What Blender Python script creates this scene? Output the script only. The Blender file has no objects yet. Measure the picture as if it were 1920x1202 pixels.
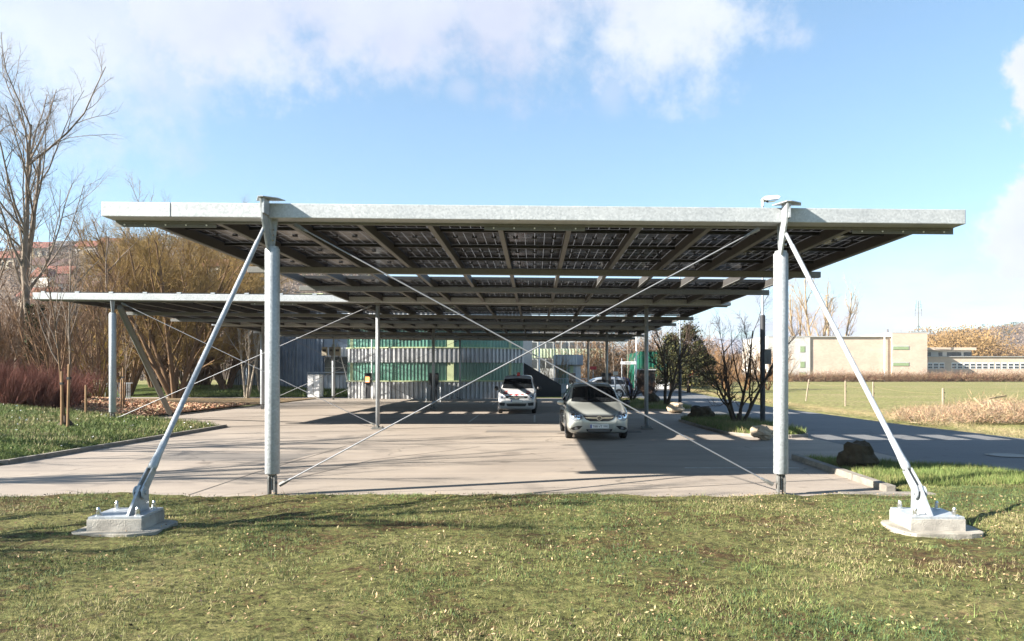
import bpy, bmesh, math, random
import numpy as np
from mathutils import Vector, Matrix, noise as mnoise
from mathutils.bvhtree import BVHTree
from mathutils.geometry import delaunay_2d_cdt
R = math.radians
scene = bpy.context.scene
COL = scene.collection
FP, CX, CY, CH = 1400.0, 1003.0, 700.0, 1.9     # survey of the photo: focal (px of 1920), axis, eye height
def G(px, py, z=0.0):
    d = FP*(CH-z)/(py-CY); return Vector(((px-CX)/FP*d, d, z))
def X(px, d): return (px-CX)/FP*d
def Z(py, d): return CH-(py-CY)/FP*d
def sstep(a, b, t):
    t = min(1, max(0, (t-a)/(b-a))); return t*t*(3-2*t)

# ------------------------------------------------------------------ materials
def newmat(name):
    m = bpy.data.materials.new(name); m.use_nodes = True
    nt = m.node_tree; nt.nodes.clear()
    out = nt.nodes.new('ShaderNodeOutputMaterial'); b = nt.nodes.new('ShaderNodeBsdfPrincipled')
    nt.links.new(b.outputs[0], out.inputs[0]); return m, nt, b, out
def N(nt, t, **k):
    n = nt.nodes.new(t)
    for a, v in k.items():
        if a.startswith('i_'): n.inputs[int(a[2:])].default_value = v
        else: setattr(n, a, v)
    return n
def coord(nt, kind='Object', scale=(1,1,1)):
    tc = N(nt, 'ShaderNodeTexCoord'); mp = N(nt, 'ShaderNodeMapping')
    mp.inputs['Scale'].default_value = scale
    nt.links.new(tc.outputs[kind], mp.inputs[0]); return mp.outputs[0]
def geo(nt, scale=(1,1,1)):
    g = N(nt, 'ShaderNodeNewGeometry'); mp = N(nt, 'ShaderNodeMapping')
    mp.inputs['Scale'].default_value = scale
    nt.links.new(g.outputs['Position'], mp.inputs[0]); return mp.outputs[0]
def noise(nt, vec, scale, detail=4, rough=.55, dist=0):
    n = N(nt, 'ShaderNodeTexNoise'); n.inputs['Scale'].default_value = scale
    n.inputs['Detail'].default_value = detail; n.inputs['Roughness'].default_value = rough
    n.inputs['Distortion'].default_value = dist
    nt.links.new(vec, n.inputs['Vector']); return n.outputs['Fac']
def ramp(nt, fac, stops):
    r = N(nt, 'ShaderNodeValToRGB'); e = r.color_ramp.elements
    while len(e) < len(stops): e.new(.5)
    for i, (p, c) in enumerate(stops):
        e[i].position = p; e[i].color = (c[0], c[1], c[2], 1) if hasattr(c, '__len__') else (c, c, c, 1)
    nt.links.new(fac, r.inputs[0]); return r.outputs[0]
def mixc(nt, fac, a, b, mode='MIX'):
    m = N(nt, 'ShaderNodeMix', data_type='RGBA', blend_type=mode)
    for s, v in ((0, fac), (6, a), (7, b)):
        if hasattr(v, 'is_linked') or isinstance(v, bpy.types.NodeSocket): nt.links.new(v, m.inputs[s])
        elif hasattr(v, '__len__'): m.inputs[s].default_value = (*v, 1)
        else: m.inputs[s].default_value = v
    return m.outputs[2]
def bump(nt, b, h, strength=.3, dist=.02):
    n = N(nt, 'ShaderNodeBump'); n.inputs['Strength'].default_value = strength; n.inputs['Distance'].default_value = dist
    nt.links.new(h, n.inputs['Height']); nt.links.new(n.outputs[0], b.inputs['Normal'])
KA = .72; KEEP = {'white_paint', 'bright_nut', 'chrome', 'plate_white', 'alloy', 'headlamp_glass', 'beacon_red'}
def plain(name, c, rough=.6, metal=0, var=.12, scale=3, spec=.5, bumpy=0, world=False, coat=0):
    if name not in KEEP: c = [x*KA for x in c]
    m, nt, b, o = newmat(name)
    v = geo(nt) if world else coord(nt)
    f = noise(nt, v, scale, 5)
    lo = [x*(1-var) for x in c]; hi = [min(1, x*(1+var)) for x in c]
    nt.links.new(ramp(nt, f, [(.3, lo), (.7, hi)]), b.inputs['Base Color'])
    b.inputs['Roughness'].default_value = rough; b.inputs['Metallic'].default_value = metal
    b.inputs['Specular IOR Level'].default_value = spec; b.inputs['Coat Weight'].default_value = coat
    b.inputs['Coat Roughness'].default_value = .06
    if bumpy: bump(nt, b, noise(nt, v, scale*12, 5), bumpy, .02)
    return m
M = {}
def galv(name, c, spec=.45, metal=.55, rough=.42):
    c = [x*KA for x in c]
    m, nt, b, o = newmat(name)
    v = coord(nt)
    vo = N(nt, 'ShaderNodeTexVoronoi'); vo.inputs['Scale'].default_value = 38; nt.links.new(v, vo.inputs['Vector'])
    sp = ramp(nt, vo.outputs['Color'], [(.1, [x*.84 for x in c]), (.9, [min(1, x*1.13) for x in c])])
    n2 = ramp(nt, noise(nt, v, 1.3, 5), [(.3, (.88, .89, .9)), (.7, (1.05, 1.05, 1.04))])
    nt.links.new(mixc(nt, 1.0, sp, n2, 'MULTIPLY'), b.inputs['Base Color'])
    b.inputs['Metallic'].default_value = metal
    rr = ramp(nt, vo.outputs['Color'], [(.1, rough-.1), (.9, rough+.12)])
    nt.links.new(rr, b.inputs['Roughness']); return m
M['galv'] = galv('galvanised_steel', (.50, .53, .555), metal=.2, rough=.45)
M['galv_beam'] = galv('galvanised_beam', (.56, .585, .60), metal=.2, rough=.55)
M['galv_dark'] = galv('dark_steel', (.215, .213, .198), metal=.15, rough=.6)  # darker steel tone for members under the roof and small fittings
M['shaded_rafter_web'] = plain('shaded_rafter_web', (.06, .055, .05), .7)  # shade of the recess above the flange, put into the web's colour
M['rod'] = plain('zinc_rod', (.30, .31, .33), .45, .2, .05)
M['black'] = plain('black_rubber', (.012, .012, .013), .5)
M['blackgloss'] = plain('black_gloss', (.012, .012, .014), .15)
M['alu'] = plain('aluminium', (.72, .73, .74), .35, .7, .04)
M['steel_bright'] = plain('bright_nut', (.7, .7, .68), .22, .9, .04)
M['concrete'] = plain('concrete', (.44, .41, .36), .85, 0, .35, 5, .3, .5)
M['grout'] = plain('grout', (.40, .37, .31), .9, 0, .35, 4, .2, .6)
M['kerb'] = plain('kerb_stone', (.30, .27, .23), .9, 0, .25, 5, .3, .5, True)
M['white'] = plain('white_paint', (.8, .8, .79), .5, 0, .03)
M['red'] = plain('red_paint', (.55, .03, .03), .5)
M['chrome'] = plain('chrome', (.75, .76, .78), .12, 1, .02)
# bifacial panel: dark cells, clear gaps between them let the sky through
def panelmat():
    m, nt, b, o = newmat('bifacial_cells')
    tc = N(nt, 'ShaderNodeTexCoord'); sp = N(nt, 'ShaderNodeSeparateXYZ'); nt.links.new(tc.outputs['Object'], sp.inputs[0])
    def line(sock, pitch, half, off=0.0):
        a = N(nt, 'ShaderNodeMath', operation='ADD'); a.inputs[1].default_value = off+100*pitch; nt.links.new(sock, a.inputs[0])
        q = N(nt, 'ShaderNodeMath', operation='MODULO'); q.inputs[1].default_value = pitch; nt.links.new(a.outputs[0], q.inputs[0])
        s = N(nt, 'ShaderNodeMath', operation='SUBTRACT'); s.inputs[1].default_value = pitch/2; nt.links.new(q.outputs[0], s.inputs[0])
        ab = N(nt, 'ShaderNodeMath', operation='ABSOLUTE'); nt.links.new(s.outputs[0], ab.inputs[0])
        g = N(nt, 'ShaderNodeMath', operation='GREATER_THAN'); g.inputs[1].default_value = pitch/2-half; nt.links.new(ab.outputs[0], g.inputs[0])
        return g.outputs[0]
    lx = line(sp.outputs[0], .1845, .0030)
    ly = line(sp.outputs[1], .84, .005)
    mx = N(nt, 'ShaderNodeMath', operation='MAXIMUM'); nt.links.new(lx, mx.inputs[0]); nt.links.new(ly, mx.inputs[1])
    oi = N(nt, 'ShaderNodeObjectInfo')
    cc = ramp(nt, oi.outputs['Random'], [(0, (.010, .010, .016)), (.6, (.016, .015, .020)), (1, (.024, .021, .022))])
    nt.links.new(cc, b.inputs['Base Color'])
    b.inputs['Roughness'].default_value = .2; b.inputs['Specular IOR Level'].default_value = .5; b.inputs['IOR'].default_value = 1.52
    bump(nt, b, noise(nt, tc.outputs['Object'], 2.0, 1), .02, .01)
    tr = N(nt, 'ShaderNodeBsdfTranslucent'); tr.inputs[0].default_value = (.13, .13, .13, 1)
    ms = N(nt, 'ShaderNodeMixShader'); nt.links.new(mx.outputs[0], ms.inputs[0]); nt.links.new(b.outputs[0], ms.inputs[1]); nt.links.new(tr.outputs[0], ms.inputs[2])
    nt.links.new(ms.outputs[0], o.inputs[0]); return m
M['panel'] = panelmat()
def asphalt(name, lo, hi, sc=1.0, stain=.5):
    lo = [x*.75 for x in lo]; hi = [x*.75 for x in hi]
    m, nt, b, o = newmat(name); v = geo(nt)
    big = noise(nt, v, .35*sc, 6, .6, .4); fine = noise(nt, v, 60, 4, .7); st = noise(nt, geo(nt, (.35, 2.2, 1)), .8, 6, .65, .6)
    c = ramp(nt, big, [(.25, lo), (.75, hi)])
    c = mixc(nt, 1, c, ramp(nt, fine, [(.25, .78), (.75, 1.12)]), 'MULTIPLY')
    c = mixc(nt, stain, c, ramp(nt, st, [(.3, (.74, .73, .74)), (.62, (1.04, 1.02, 1))]), 'MULTIPLY')
    sp = noise(nt, v, 2.3, 3, .5)
    c = mixc(nt, .6, c, ramp(nt, sp, [(.27, (.62, .6, .58)), (.34, (1, 1, 1))]), 'MULTIPLY')
    vo = N(nt, 'ShaderNodeTexVoronoi', feature='DISTANCE_TO_EDGE'); vo.inputs['Scale'].default_value = .33
    wv = N(nt, 'ShaderNodeVectorMath', operation='ADD'); nc = N(nt, 'ShaderNodeTexNoise'); nc.inputs['Scale'].default_value = 1.4; nc.inputs['Detail'].default_value = 6
    nt.links.new(v, nc.inputs['Vector']); sc_ = N(nt, 'ShaderNodeVectorMath', operation='SCALE'); sc_.inputs[3].default_value = .9; nt.links.new(nc.outputs['Color'], sc_.inputs[0]); nt.links.new(v, wv.inputs[0]); nt.links.new(sc_.outputs[0], wv.inputs[1]); nt.links.new(wv.outputs[0], vo.inputs['Vector'])
    crk = ramp(nt, vo.outputs['Distance'], [(0, .45), (.006, .55), (.012, 1.0)]); gate = ramp(nt, noise(nt, v, .22, 3), [(.5, 0), (.6, .7)])
    c = mixc(nt, gate, c, mixc(nt, 1, c, crk, 'MULTIPLY'))
    oil = noise(nt, geo(nt, (1, 1, 1)), 1.1, 2, .4); c = mixc(nt, .75, c, ramp(nt, oil, [(.22, (.45, .44, .44)), (.31, (1, 1, 1))]), 'MULTIPLY')
    lite = noise(nt, geo(nt, (.8, 1.6, 1)), .55, 6, .7, .8); c = mixc(nt, .6, c, ramp(nt, lite, [(.55, (1, 1, 1)), (.72, (1.22, 1.19, 1.14))]), 'MULTIPLY')
    nt.links.new(c, b.inputs['Base Color']); b.inputs['Roughness'].default_value = .85; b.inputs['Specular IOR Level'].default_value = .35
    bump(nt, b, fine, .35, .01); return m
M['yard'] = asphalt('yard_asphalt', (.33, .283, .236), (.43, .372, .312), 1, .75)
M['road'] = asphalt('road_asphalt', (.15, .152, .155), (.20, .20, .20), .6, .4)
M['path'] = asphalt('path_paving', (.40, .36, .31), (.50, .45, .39), 1, .3)
def soil(name, stops, s1=.5, s2=9, bmp=.9, fine=48):
    stops = [(p, [x*.82 for x in cc]) for p, cc in stops]
    m, nt, b, o = newmat(name); v = geo(nt)
    a = noise(nt, v, s1, 5, .6, .5); c2 = noise(nt, v, s2, 6, .7)
    mx = N(nt, 'ShaderNodeMath', operation='MULTIPLY_ADD'); mx.inputs[1].default_value = .55
    nt.links.new(c2, mx.inputs[0])
    h = N(nt, 'ShaderNodeMath', operation='MULTIPLY'); h.inputs[1].default_value = .5; nt.links.new(a, h.inputs[0]); nt.links.new(h.outputs[0], mx.inputs[2])
    c = ramp(nt, mx.outputs[0], stops)
    fn = noise(nt, v, fine, 5, .75)
    md = noise(nt, v, fine*.28, 4, .6); c = mixc(nt, 1, c, ramp(nt, md, [(.36, .45), (.60, 1.15)]), 'MULTIPLY')
    c = mixc(nt, 1, c, ramp(nt, fn, [(.32, .35), (.66, 1.4)]), 'MULTIPLY')  # dark flecks of both noises partly paint in the shade between blades
    nt.links.new(c, b.inputs['Base Color']); b.inputs['Roughness'].default_value = .95; b.inputs['Specular IOR Level'].default_value = .15
    bump(nt, b, fn, bmp, .03); return m
M['lawn'] = soil('lawn_soil', [(.36, (.075, .045, .022)), (.45, (.135, .09, .04)), (.52, (.15, .155, .05)), (.62, (.24, .22, .085)), (.70, (.22, .15, .075))])
M['lawn_left'] = soil('left_lawn_soil', [(.35, (.05, .07, .02)), (.5, (.09, .13, .025)), (.62, (.13, .16, .035)), (.72, (.16, .13, .07))])
M['meadow'] = soil('meadow_grass', [(.35, (.26, .22, .10)), (.5, (.25, .25, .085)), (.6, (.33, .28, .13)), (.7, (.40, .30, .17))], .12, 1.2, .3, 14)
M['tan'] = soil('bare_soil', [(.35, (.20, .14, .08)), (.55, (.30, .21, .12)), (.7, (.20, .19, .07))], .4, 3, .5, 20)
M['mulch'] = soil('mulch_base', [(.35, (.22, .11, .06)), (.7, (.42, .25, .15))], 2, 20, .8, 60)
for k, c in dict(g1=(.10, .145, .04), g2=(.16, .18, .06), g3=(.23, .21, .085), g4=(.29, .24, .13), g5=(.06, .10, .04), leafdead=(.40, .27, .15), g6=(.135, .18, .05),
                 chip1=(.50, .31, .20), chip2=(.36, .17, .10)).items():
    m, nt, b, o = newmat('blade_'+k)
    nt.links.new(ramp(nt, noise(nt, geo(nt), .9, 4, .6), [(.3, [x*.7 for x in c]), (.7, [x*1.3 for x in c])]), b.inputs['Base Color'])
    b.inputs['Roughness'].default_value = .7; b.inputs['Specular IOR Level'].default_value = .25
    M[k] = m
def bark(name, c, var=.3): M[name] = plain(name, c, .85, 0, var, 2.2, .2, 0, True)
bark('bark_grey', (.26, .21, .165)); bark('bark_pale', (.42, .36, .28)); bark('bark_dark', (.075, .055, .04)); bark('bark_brown', (.20, .125, .07))
bark('twig_olive', (.33, .22, .075)); bark('twig_brown', (.22, .13, .075)); bark('twig_red', (.19, .075, .055)); bark('twig_orange', (.36, .21, .10)); bark('twig_tan', (.42, .31, .19))
bark('twig_dark', (.09, .06, .045)); bark('twig_grey', (.30, .24, .19)); bark('twig_yellow', (.50, .34, .07))
bark('ivy', (.035, .06, .02)); bark('conifer', (.045, .05, .022)); bark('olive_leaf', (.13, .12, .04)); bark('stake', (.32, .20, .11))

# ------------------------------------------------------------------ mesh helper
def rootloc(p):
    l = Vector((0,0,0))
    while p is not None: l += p.location; p = p.parent
    return l
class MB:
    def __init__(s): s.v = []; s.f = []; s.m = []
    def add(s, vs, fs, mi=0):
        n = len(s.v); s.v += [tuple(v) for v in vs]; s.f += [tuple(i+n for i in f) for f in fs]; s.m += [mi]*len(fs); return s
    def hexa(s, c, mi=0):
        return s.add(c, [(0,3,2,1),(4,5,6,7),(0,1,5,4),(1,2,6,5),(2,3,7,6),(3,0,4,7)], mi)
    def box(s, lo, hi, mi=0):
        (a,b,c),(d,e,f) = lo, hi
        return s.hexa([(a,b,c),(d,b,c),(d,e,c),(a,e,c),(a,b,f),(d,b,f),(d,e,f),(a,e,f)], mi)
    def obox(s, c, size, rz=0, mi=0, mat=None):
        hx, hy, hz = [k/2 for k in size]; m = mat or Matrix.Rotation(rz, 3, 'Z'); c = Vector(c)
        return s.hexa([c + m @ Vector(p) for p in ((-hx,-hy,-hz),(hx,-hy,-hz),(hx,hy,-hz),(-hx,hy,-hz),(-hx,-hy,hz),(hx,-hy,hz),(hx,hy,hz),(-hx,hy,hz))], mi)
    def tube(s, pts, rads, n=8, cap=True, mi=0):
        pts = [Vector(p) for p in pts]
        if not hasattr(rads, '__len__'): rads = [rads]*len(pts)
        t0 = (pts[1]-pts[0]).normalized()
        a = t0.cross(Vector((0,0,1)) if abs(t0.z) < .9 else Vector((1,0,0))).normalized()
        vs = []
        for i, p in enumerate(pts):
            t = (pts[min(i+1, len(pts)-1)]-pts[max(i-1, 0)]).normalized()
            a = (a - t*a.dot(t)).normalized(); b = t.cross(a)
            for k in range(n):
                q = 2*math.pi*k/n; vs.append(p + (a*math.cos(q)+b*math.sin(q))*rads[i])
        fs = [(i*n+k, i*n+(k+1)%n, (i+1)*n+(k+1)%n, (i+1)*n+k) for i in range(len(pts)-1) for k in range(n)]
        if cap: fs += [tuple(range(n))[::-1], tuple(range((len(pts)-1)*n, len(pts)*n))]
        return s.add(vs, fs, mi)
    def prism(s, poly, ax, lo, hi, mi=0):
        """poly in the two other axes, extruded along axis ax between lo and hi"""
        def pt(u, v, w): return {0: (w, u, v), 1: (u, w, v), 2: (u, v, w)}[ax]
        n = len(poly); vs = [pt(u, v, lo) for u, v in poly] + [pt(u, v, hi) for u, v in poly]
        fs = [tuple(range(n))[::-1], tuple(range(n, 2*n))] + [(i, (i+1)%n, n+(i+1)%n, n+i) for i in range(n)]
        return s.add(vs, fs, mi)
    def blob(s, c, r, seed=0, rough=.25, seg=14, rings=9, mi=0):
        c = Vector(c); vs = []; fs = []
        for i in range(rings+1):
            th = math.pi*i/rings
            for k in range(seg):
                ph = 2*math.pi*k/seg
                d = Vector((math.sin(th)*math.cos(ph), math.sin(th)*math.sin(ph), math.cos(th)))
                q = 1+rough*mnoise.noise(d*1.6+Vector((seed*3.1, 0, 0)))*2 + rough*.5*mnoise.noise(d*4+Vector((seed, 5, 0)))
                vs.append(c+Vector((d.x*r[0]*q, d.y*r[1]*q, d.z*r[2]*q)))
        for i in range(rings):
            for k in range(seg): fs.append((i*seg+k, (i+1)*seg+k, (i+1)*seg+(k+1)%seg, i*seg+(k+1)%seg))
        return s.add(vs, fs, mi)
    def build(s, name, mats, parent=None, smooth=False, local=False, bevel=0):
        me = bpy.data.meshes.new(name)
        off = Vector((0,0,0)) if (parent is None or local) else rootloc(parent)
        v = np.array(s.v, dtype=np.float64).reshape(-1, 3) - np.array(off)
        me.from_pydata(v.tolist(), [], s.f)
        if not isinstance(mats, (list, tuple)): mats = [mats]
        for m in mats: me.materials.append(M[m] if isinstance(m, str) else m)
        if len(mats) > 1: me.polygons.foreach_set('material_index', s.m)
        bm = bmesh.new(); bm.from_mesh(me); bmesh.ops.recalc_face_normals(bm, faces=bm.faces)
        if bevel:
            bmesh.ops.bevel(bm, geom=[e for e in bm.edges if e.is_manifold and e.calc_face_angle(0) > .5], offset=bevel, segments=2, affect='EDGES', profile=.6)
        bm.to_mesh(me); bm.free()
        if smooth: me.polygons.foreach_set('use_smooth', [True]*len(me.polygons))
        me.update()
        o = bpy.data.objects.new(name, me); COL.objects.link(o); o.parent = parent
        return o
def tag(o, label=None, cat=None, group=None, kind=None):
    if label: o['label'] = label
    if cat: o['category'] = cat
    if group: o['group'] = group
    if kind: o['kind'] = kind
    return o
def empty(name, loc, label=None, cat=None, group=None, rz=0):
    o = bpy.data.objects.new(name, None); COL.objects.link(o); o.location = loc; o.rotation_euler = (0, 0, rz); o.empty_display_size = .2
    return tag(o, label, cat, group)
def copy_tree(o, parent=None):
    c = o.copy(); COL.objects.link(c); c.parent = parent
    for ch in [x for x in bpy.data.objects if x.parent == o]: copy_tree(ch, c)
    return c
def quickmesh(name, verts, tris, mats, midx=None, nper=3):
    """numpy arrays to one object"""
    me = bpy.data.meshes.new(name); nv = len(verts); nf = len(tris)
    me.vertices.add(nv); me.vertices.foreach_set('co', verts.astype(np.float32).ravel())
    me.loops.add(nf*nper); me.loops.foreach_set('vertex_index', tris.astype(np.int32).ravel())
    me.polygons.add(nf); me.polygons.foreach_set('loop_start', np.arange(0, nf*nper, nper, dtype=np.int32)); me.polygons.foreach_set('loop_total', np.full(nf, nper, dtype=np.int32))
    for m in mats: me.materials.append(M[m])
    if midx is not None: me.polygons.foreach_set('material_index', midx.astype(np.int32))
    me.update(calc_edges=True); me.validate()
    o = bpy.data.objects.new(name, me); COL.objects.link(o); return o

# ------------------------------------------------------------------ camera, light, sky
cam = bpy.data.cameras.new('camera'); co = bpy.data.objects.new('camera', cam); COL.objects.link(co); scene.camera = co
co.location = (0, 0, CH); co.rotation_euler = (R(90), 0, 0)
cam.sensor_width = 36; cam.lens = 36*FP/1920; cam.shift_x = (960-CX)/1920; cam.shift_y = (CY-601)/1920
cam.clip_start = .1; cam.clip_end = 6000
SX, SY = -1.73, -.60                      # towards the sun, per metre of height
el = math.atan2(1, math.hypot(SX, SY)); az = math.atan2(SX, SY)
sl = bpy.data.lights.new('sun', 'SUN'); sl.energy = 5.0; sl.angle = R(.5); sl.color = (1, .93, .83)
so = bpy.data.objects.new('sun', sl); COL.objects.link(so)
so.rotation_euler = Vector((SX, SY, 1)).to_track_quat('Z', 'Y').to_euler()
w = bpy.data.worlds.new('World'); scene.world = w; w.use_nodes = True
nt = w.node_tree; nt.nodes.clear()
wo = N(nt, 'ShaderNodeOutputWorld'); bg = N(nt, 'ShaderNodeBackground'); nt.links.new(bg.outputs[0], wo.inputs[0]); bg.inputs[1].default_value = .056
sky = N(nt, 'ShaderNodeTexSky', sky_type='NISHITA', sun_disc=False, sun_elevation=el, sun_rotation=az % (2*math.pi))
sky.air_density = 1.0; sky.dust_density = .35; sky.ozone_density = 1.6; sky.altitude = 200
tc = N(nt, 'ShaderNodeTexCoord'); D = tc.outputs['Generated']
def cdir(px, py): return Vector(((px-CX)/FP, 1, (CY-py)/FP)).normalized()
def vm(op, a, b=None):
    n = N(nt, 'ShaderNodeVectorMath', operation=op); nt.links.new(a, n.inputs[0])
    if b is not None:
        if hasattr(b, 'node'): nt.links.new(b, n.inputs[1])
        else: n.inputs[1].default_value = b
    return n
def mt(op, a, b=0., c=0.):
    n = N(nt, 'ShaderNodeMath', operation=op)
    for i, v in enumerate((a, b, c)):
        if hasattr(v, 'node'): nt.links.new(v, n.inputs[i])
        else: n.inputs[i].default_value = v
    return n.outputs[0]
def wn(scale, detail, rough, off=0., sc=(1,1,1)):
    mp = N(nt, 'ShaderNodeMapping'); mp.inputs['Scale'].default_value = sc; mp.inputs['Location'].default_value = (off, off, off)
    nt.links.new(D, mp.inputs[0]); n = N(nt, 'ShaderNodeTexNoise'); n.inputs['Scale'].default_value = scale; n.inputs['Detail'].default_value = detail; n.inputs['Roughness'].default_value = rough
    nt.links.new(mp.outputs[0], n.inputs['Vector']); return n.outputs['Fac']
warp = wn(5, 8, .62); warp2 = wn(14, 7, .6, 3.); warp3 = wn(45, 6, .65, 5.)
def cloudblob(px, py, r, sz=1.6, soft=.5, dens=1.):
    c = cdir(px, py)
    d = vm('SUBTRACT', D, tuple(c)); d2 = vm('MULTIPLY', d.outputs[0], (1, 1, sz)); ln = vm('LENGTH', d2.outputs[0]).outputs['Value']
    q = mt('DIVIDE', ln, r)
    q = mt('ADD', q, mt('MULTIPLY', mt('SUBTRACT', warp, .5), 1.6)); q = mt('ADD', q, mt('MULTIPLY', mt('SUBTRACT', warp2, .5), 1.5)); q = mt('ADD', q, mt('MULTIPLY', mt('SUBTRACT', warp3, .5), .8))
    mr = N(nt, 'ShaderNodeMapRange', interpolation_type='SMOOTHSTEP'); nt.links.new(q, mr.inputs[0])
    mr.inputs[1].default_value = 1+soft/2; mr.inputs[2].default_value = 1-soft/2; mr.inputs[3].default_value = 0; mr.inputs[4].default_value = dens
    return mr.outputs[0]
mask = None
for b_ in [(110, -20, .13, 1.1, 1.2, .8), (400, 10, .13, 1.7, .9, .92), (700, -40, .16, 1.9, 1.0, .92), (980, -30, .14, 1.5, 1.0, .92), (1230, 10, .115, 1.3, .9, .92), (330, 150, .035, 1.2, 1.4, .5),
           (868, 165, .018, 1.3, 1.4, .4), (1985, 150, .045, .8, .35, 1), (1985, 430, .07, 1.2, .4, 1), (1150, 170, .02, .7, 1.4, .35)]:
    q = cloudblob(*b_); mask = q if mask is None else mt('MAXIMUM', mask, q)
# low broken cloud towards the horizon
sepd = N(nt, 'ShaderNodeSeparateXYZ'); nt.links.new(D, sepd.inputs[0]); el_ = sepd.outputs[2]
lowm = N(nt, 'ShaderNodeMapRange', interpolation_type='SMOOTHSTEP'); nt.links.new(el_, lowm.inputs[0]); lowm.inputs[1].default_value = .17; lowm.inputs[2].default_value = .07; lowm.inputs[3].default_value = 0; lowm.inputs[4].default_value = 1
ln_ = N(nt, 'ShaderNodeMapRange', interpolation_type='SMOOTHSTEP'); nt.links.new(wn(4, 7, .6, 7., (1, 1, 4.5)), ln_.inputs[0]); ln_.inputs[1].default_value = .40; ln_.inputs[2].default_value = .56
xm = N(nt, 'ShaderNodeMapRange', interpolation_type='SMOOTHSTEP'); nt.links.new(sepd.outputs[0], xm.inputs[0]); xm.inputs[1].default_value = -.1; xm.inputs[2].default_value = .3; xm.inputs[3].default_value = .35; xm.inputs[4].default_value = 1
mask = mt('MAXIMUM', mask, mt('MULTIPLY', mt('MULTIPLY', lowm.outputs[0], ln_.outputs[0]), xm.outputs[0]))
cshade = ramp(nt, wn(3.4, 5, .55, 2.), [(.38, (3.15, 3.4, 4.25)), (.62, (4.2, 4.45, 4.85))])
gm = N(nt, 'ShaderNodeGamma'); gm.inputs[1].default_value = .74; nt.links.new(sky.outputs[0], gm.inputs[0])
skyc = mixc(nt, 1, gm.outputs[0], (1.20, 1.47, 1.60), 'MULTIPLY')
nt.links.new(mixc(nt, mask, skyc, cshade), bg.inputs[0])
vs_ = scene.view_settings; vs_.view_transform = 'Standard'; vs_.look = 'None'; vs_.gamma = 1; vs_.exposure = 2.0; vs_.use_curve_mapping = False
scene.render.engine = 'CYCLES'; scene.cycles.caustics_reflective = False; scene.cycles.caustics_refractive = False

# ------------------------------------------------------------------ terrain and surfaces
def gz(x, y):
    z = 0.0
    if y < 44:
        e = -11.0 - x if y < 26.5 else min(-16.2 - x, -11-x)
        if e > 0: z += (.10 + .085*e)*sstep(0, .5, e)*sstep(11.2, 14.5, y)*(1-sstep(36, 44, y)) if e < 9 else (.10+.085*9)*sstep(11.2, 14.5, y)*(1-sstep(36, 44, y))
    if x < -12: z += .75*sstep(58, 68, y)*sstep(-12, -16, x)
    return z
def sheet(name, xs, ys, zf, mat, inside=None, kind='structure'):
    nx, ny = len(xs), len(ys)
    vs = np.array([(x, y, zf(x, y)) for y in ys for x in xs])
    fs = [(j*nx+i, j*nx+i+1, (j+1)*nx+i+1, (j+1)*nx+i) for j in range(ny-1) for i in range(nx-1)
          if inside is None or inside((xs[i]+xs[i+1])/2, (ys[j]+ys[j+1])/2)]
    o = quickmesh(name, vs, np.array(fs), [mat], None, 4)
    o.data.polygons.foreach_set('use_smooth', [True]*len(fs)); tag(o, kind=kind); return o
def frange(a, b, s): return [a+i*s for i in range(int(round((b-a)/s))+1)]
gx = sorted(set([-2500, -1500, -900, -500, -300, -200, -150, -120, -90, -70, -55, -45, -38] + frange(-32, -11, 1.) + [-10.9, -8, -4, 0, 4, 8, 13.5, 20, 30, 50, 80, 120, 200, 350, 700, 1500, 2500]))
gy = sorted(set([-60, -30, -10, 0, 6, 10] + frange(11, 70, 1.) + [75, 85, 100, 130, 170, 220, 300, 450, 700, 1100, 1800, 3500]))
sheet('ground', gx, gy, lambda x, y: gz(x, y)-(.12 if -17 < x < 14 and y < 62 else .03), 'meadow')
def flat(name, poly, z, mat, kind='structure'):
    mb = MB(); n = len(poly)
    mb.add([(x, y, z) for x, y in poly] + [(x, y, z-.05) for x, y in poly], [tuple(range(n))] + [(i, (i+1)%n, n+(i+1)%n, n+i) for i in range(n)])
    return tag(mb.build(name, mat), kind=kind)
flat('yard', [(-24, 8.5), (8.2, 8.5), (8.2, 56.5), (5, 66), (-12, 58.5), (-16.2, 55.8), (-16.2, 29.3), (-11, 26.3), (-11, 14.2), (-24, 12.8)], 0, 'yard')
flat('road', [(8.2, 8), (14.6, 8), (14.3, 20), (13.6, 28), (13.3, 42), (14.3, 60), (16.4, 82), (19, 104), (26, 130), (8, 130), (6, 100), (5, 66), (8.2, 56.5)], .004, 'road')
flat('footpath', [(-40, 56.2), (-16.2, 56.2), (-12, 58.7), (-12, 60.4), (-40, 58.6)], .005, 'path')
flat('bare_ground', [(-40, 46), (-16.4, 46), (-16.4, 56), (-40, 56)], .04, 'tan')
def leftlawn_in(x, y): return x < -11 and y > 12.6 and (y < 26.5 or x < -11-(y-26.5)*2.08) and (x < -16.2 or y < 27.2)
sheet('left_lawn', frange(-36, -11, .25), frange(12.5, 46, .25), lambda x, y: gz(x, y)+.02+.035*mnoise.noise(Vector((x*.7, y*.7, 0))), 'lawn_left', leftlawn_in)
sheet('grass_bank', frange(-50, -12, 1.), frange(59, 75, 1.), lambda x, y: gz(x, y)+.03, 'lawn_left')
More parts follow.
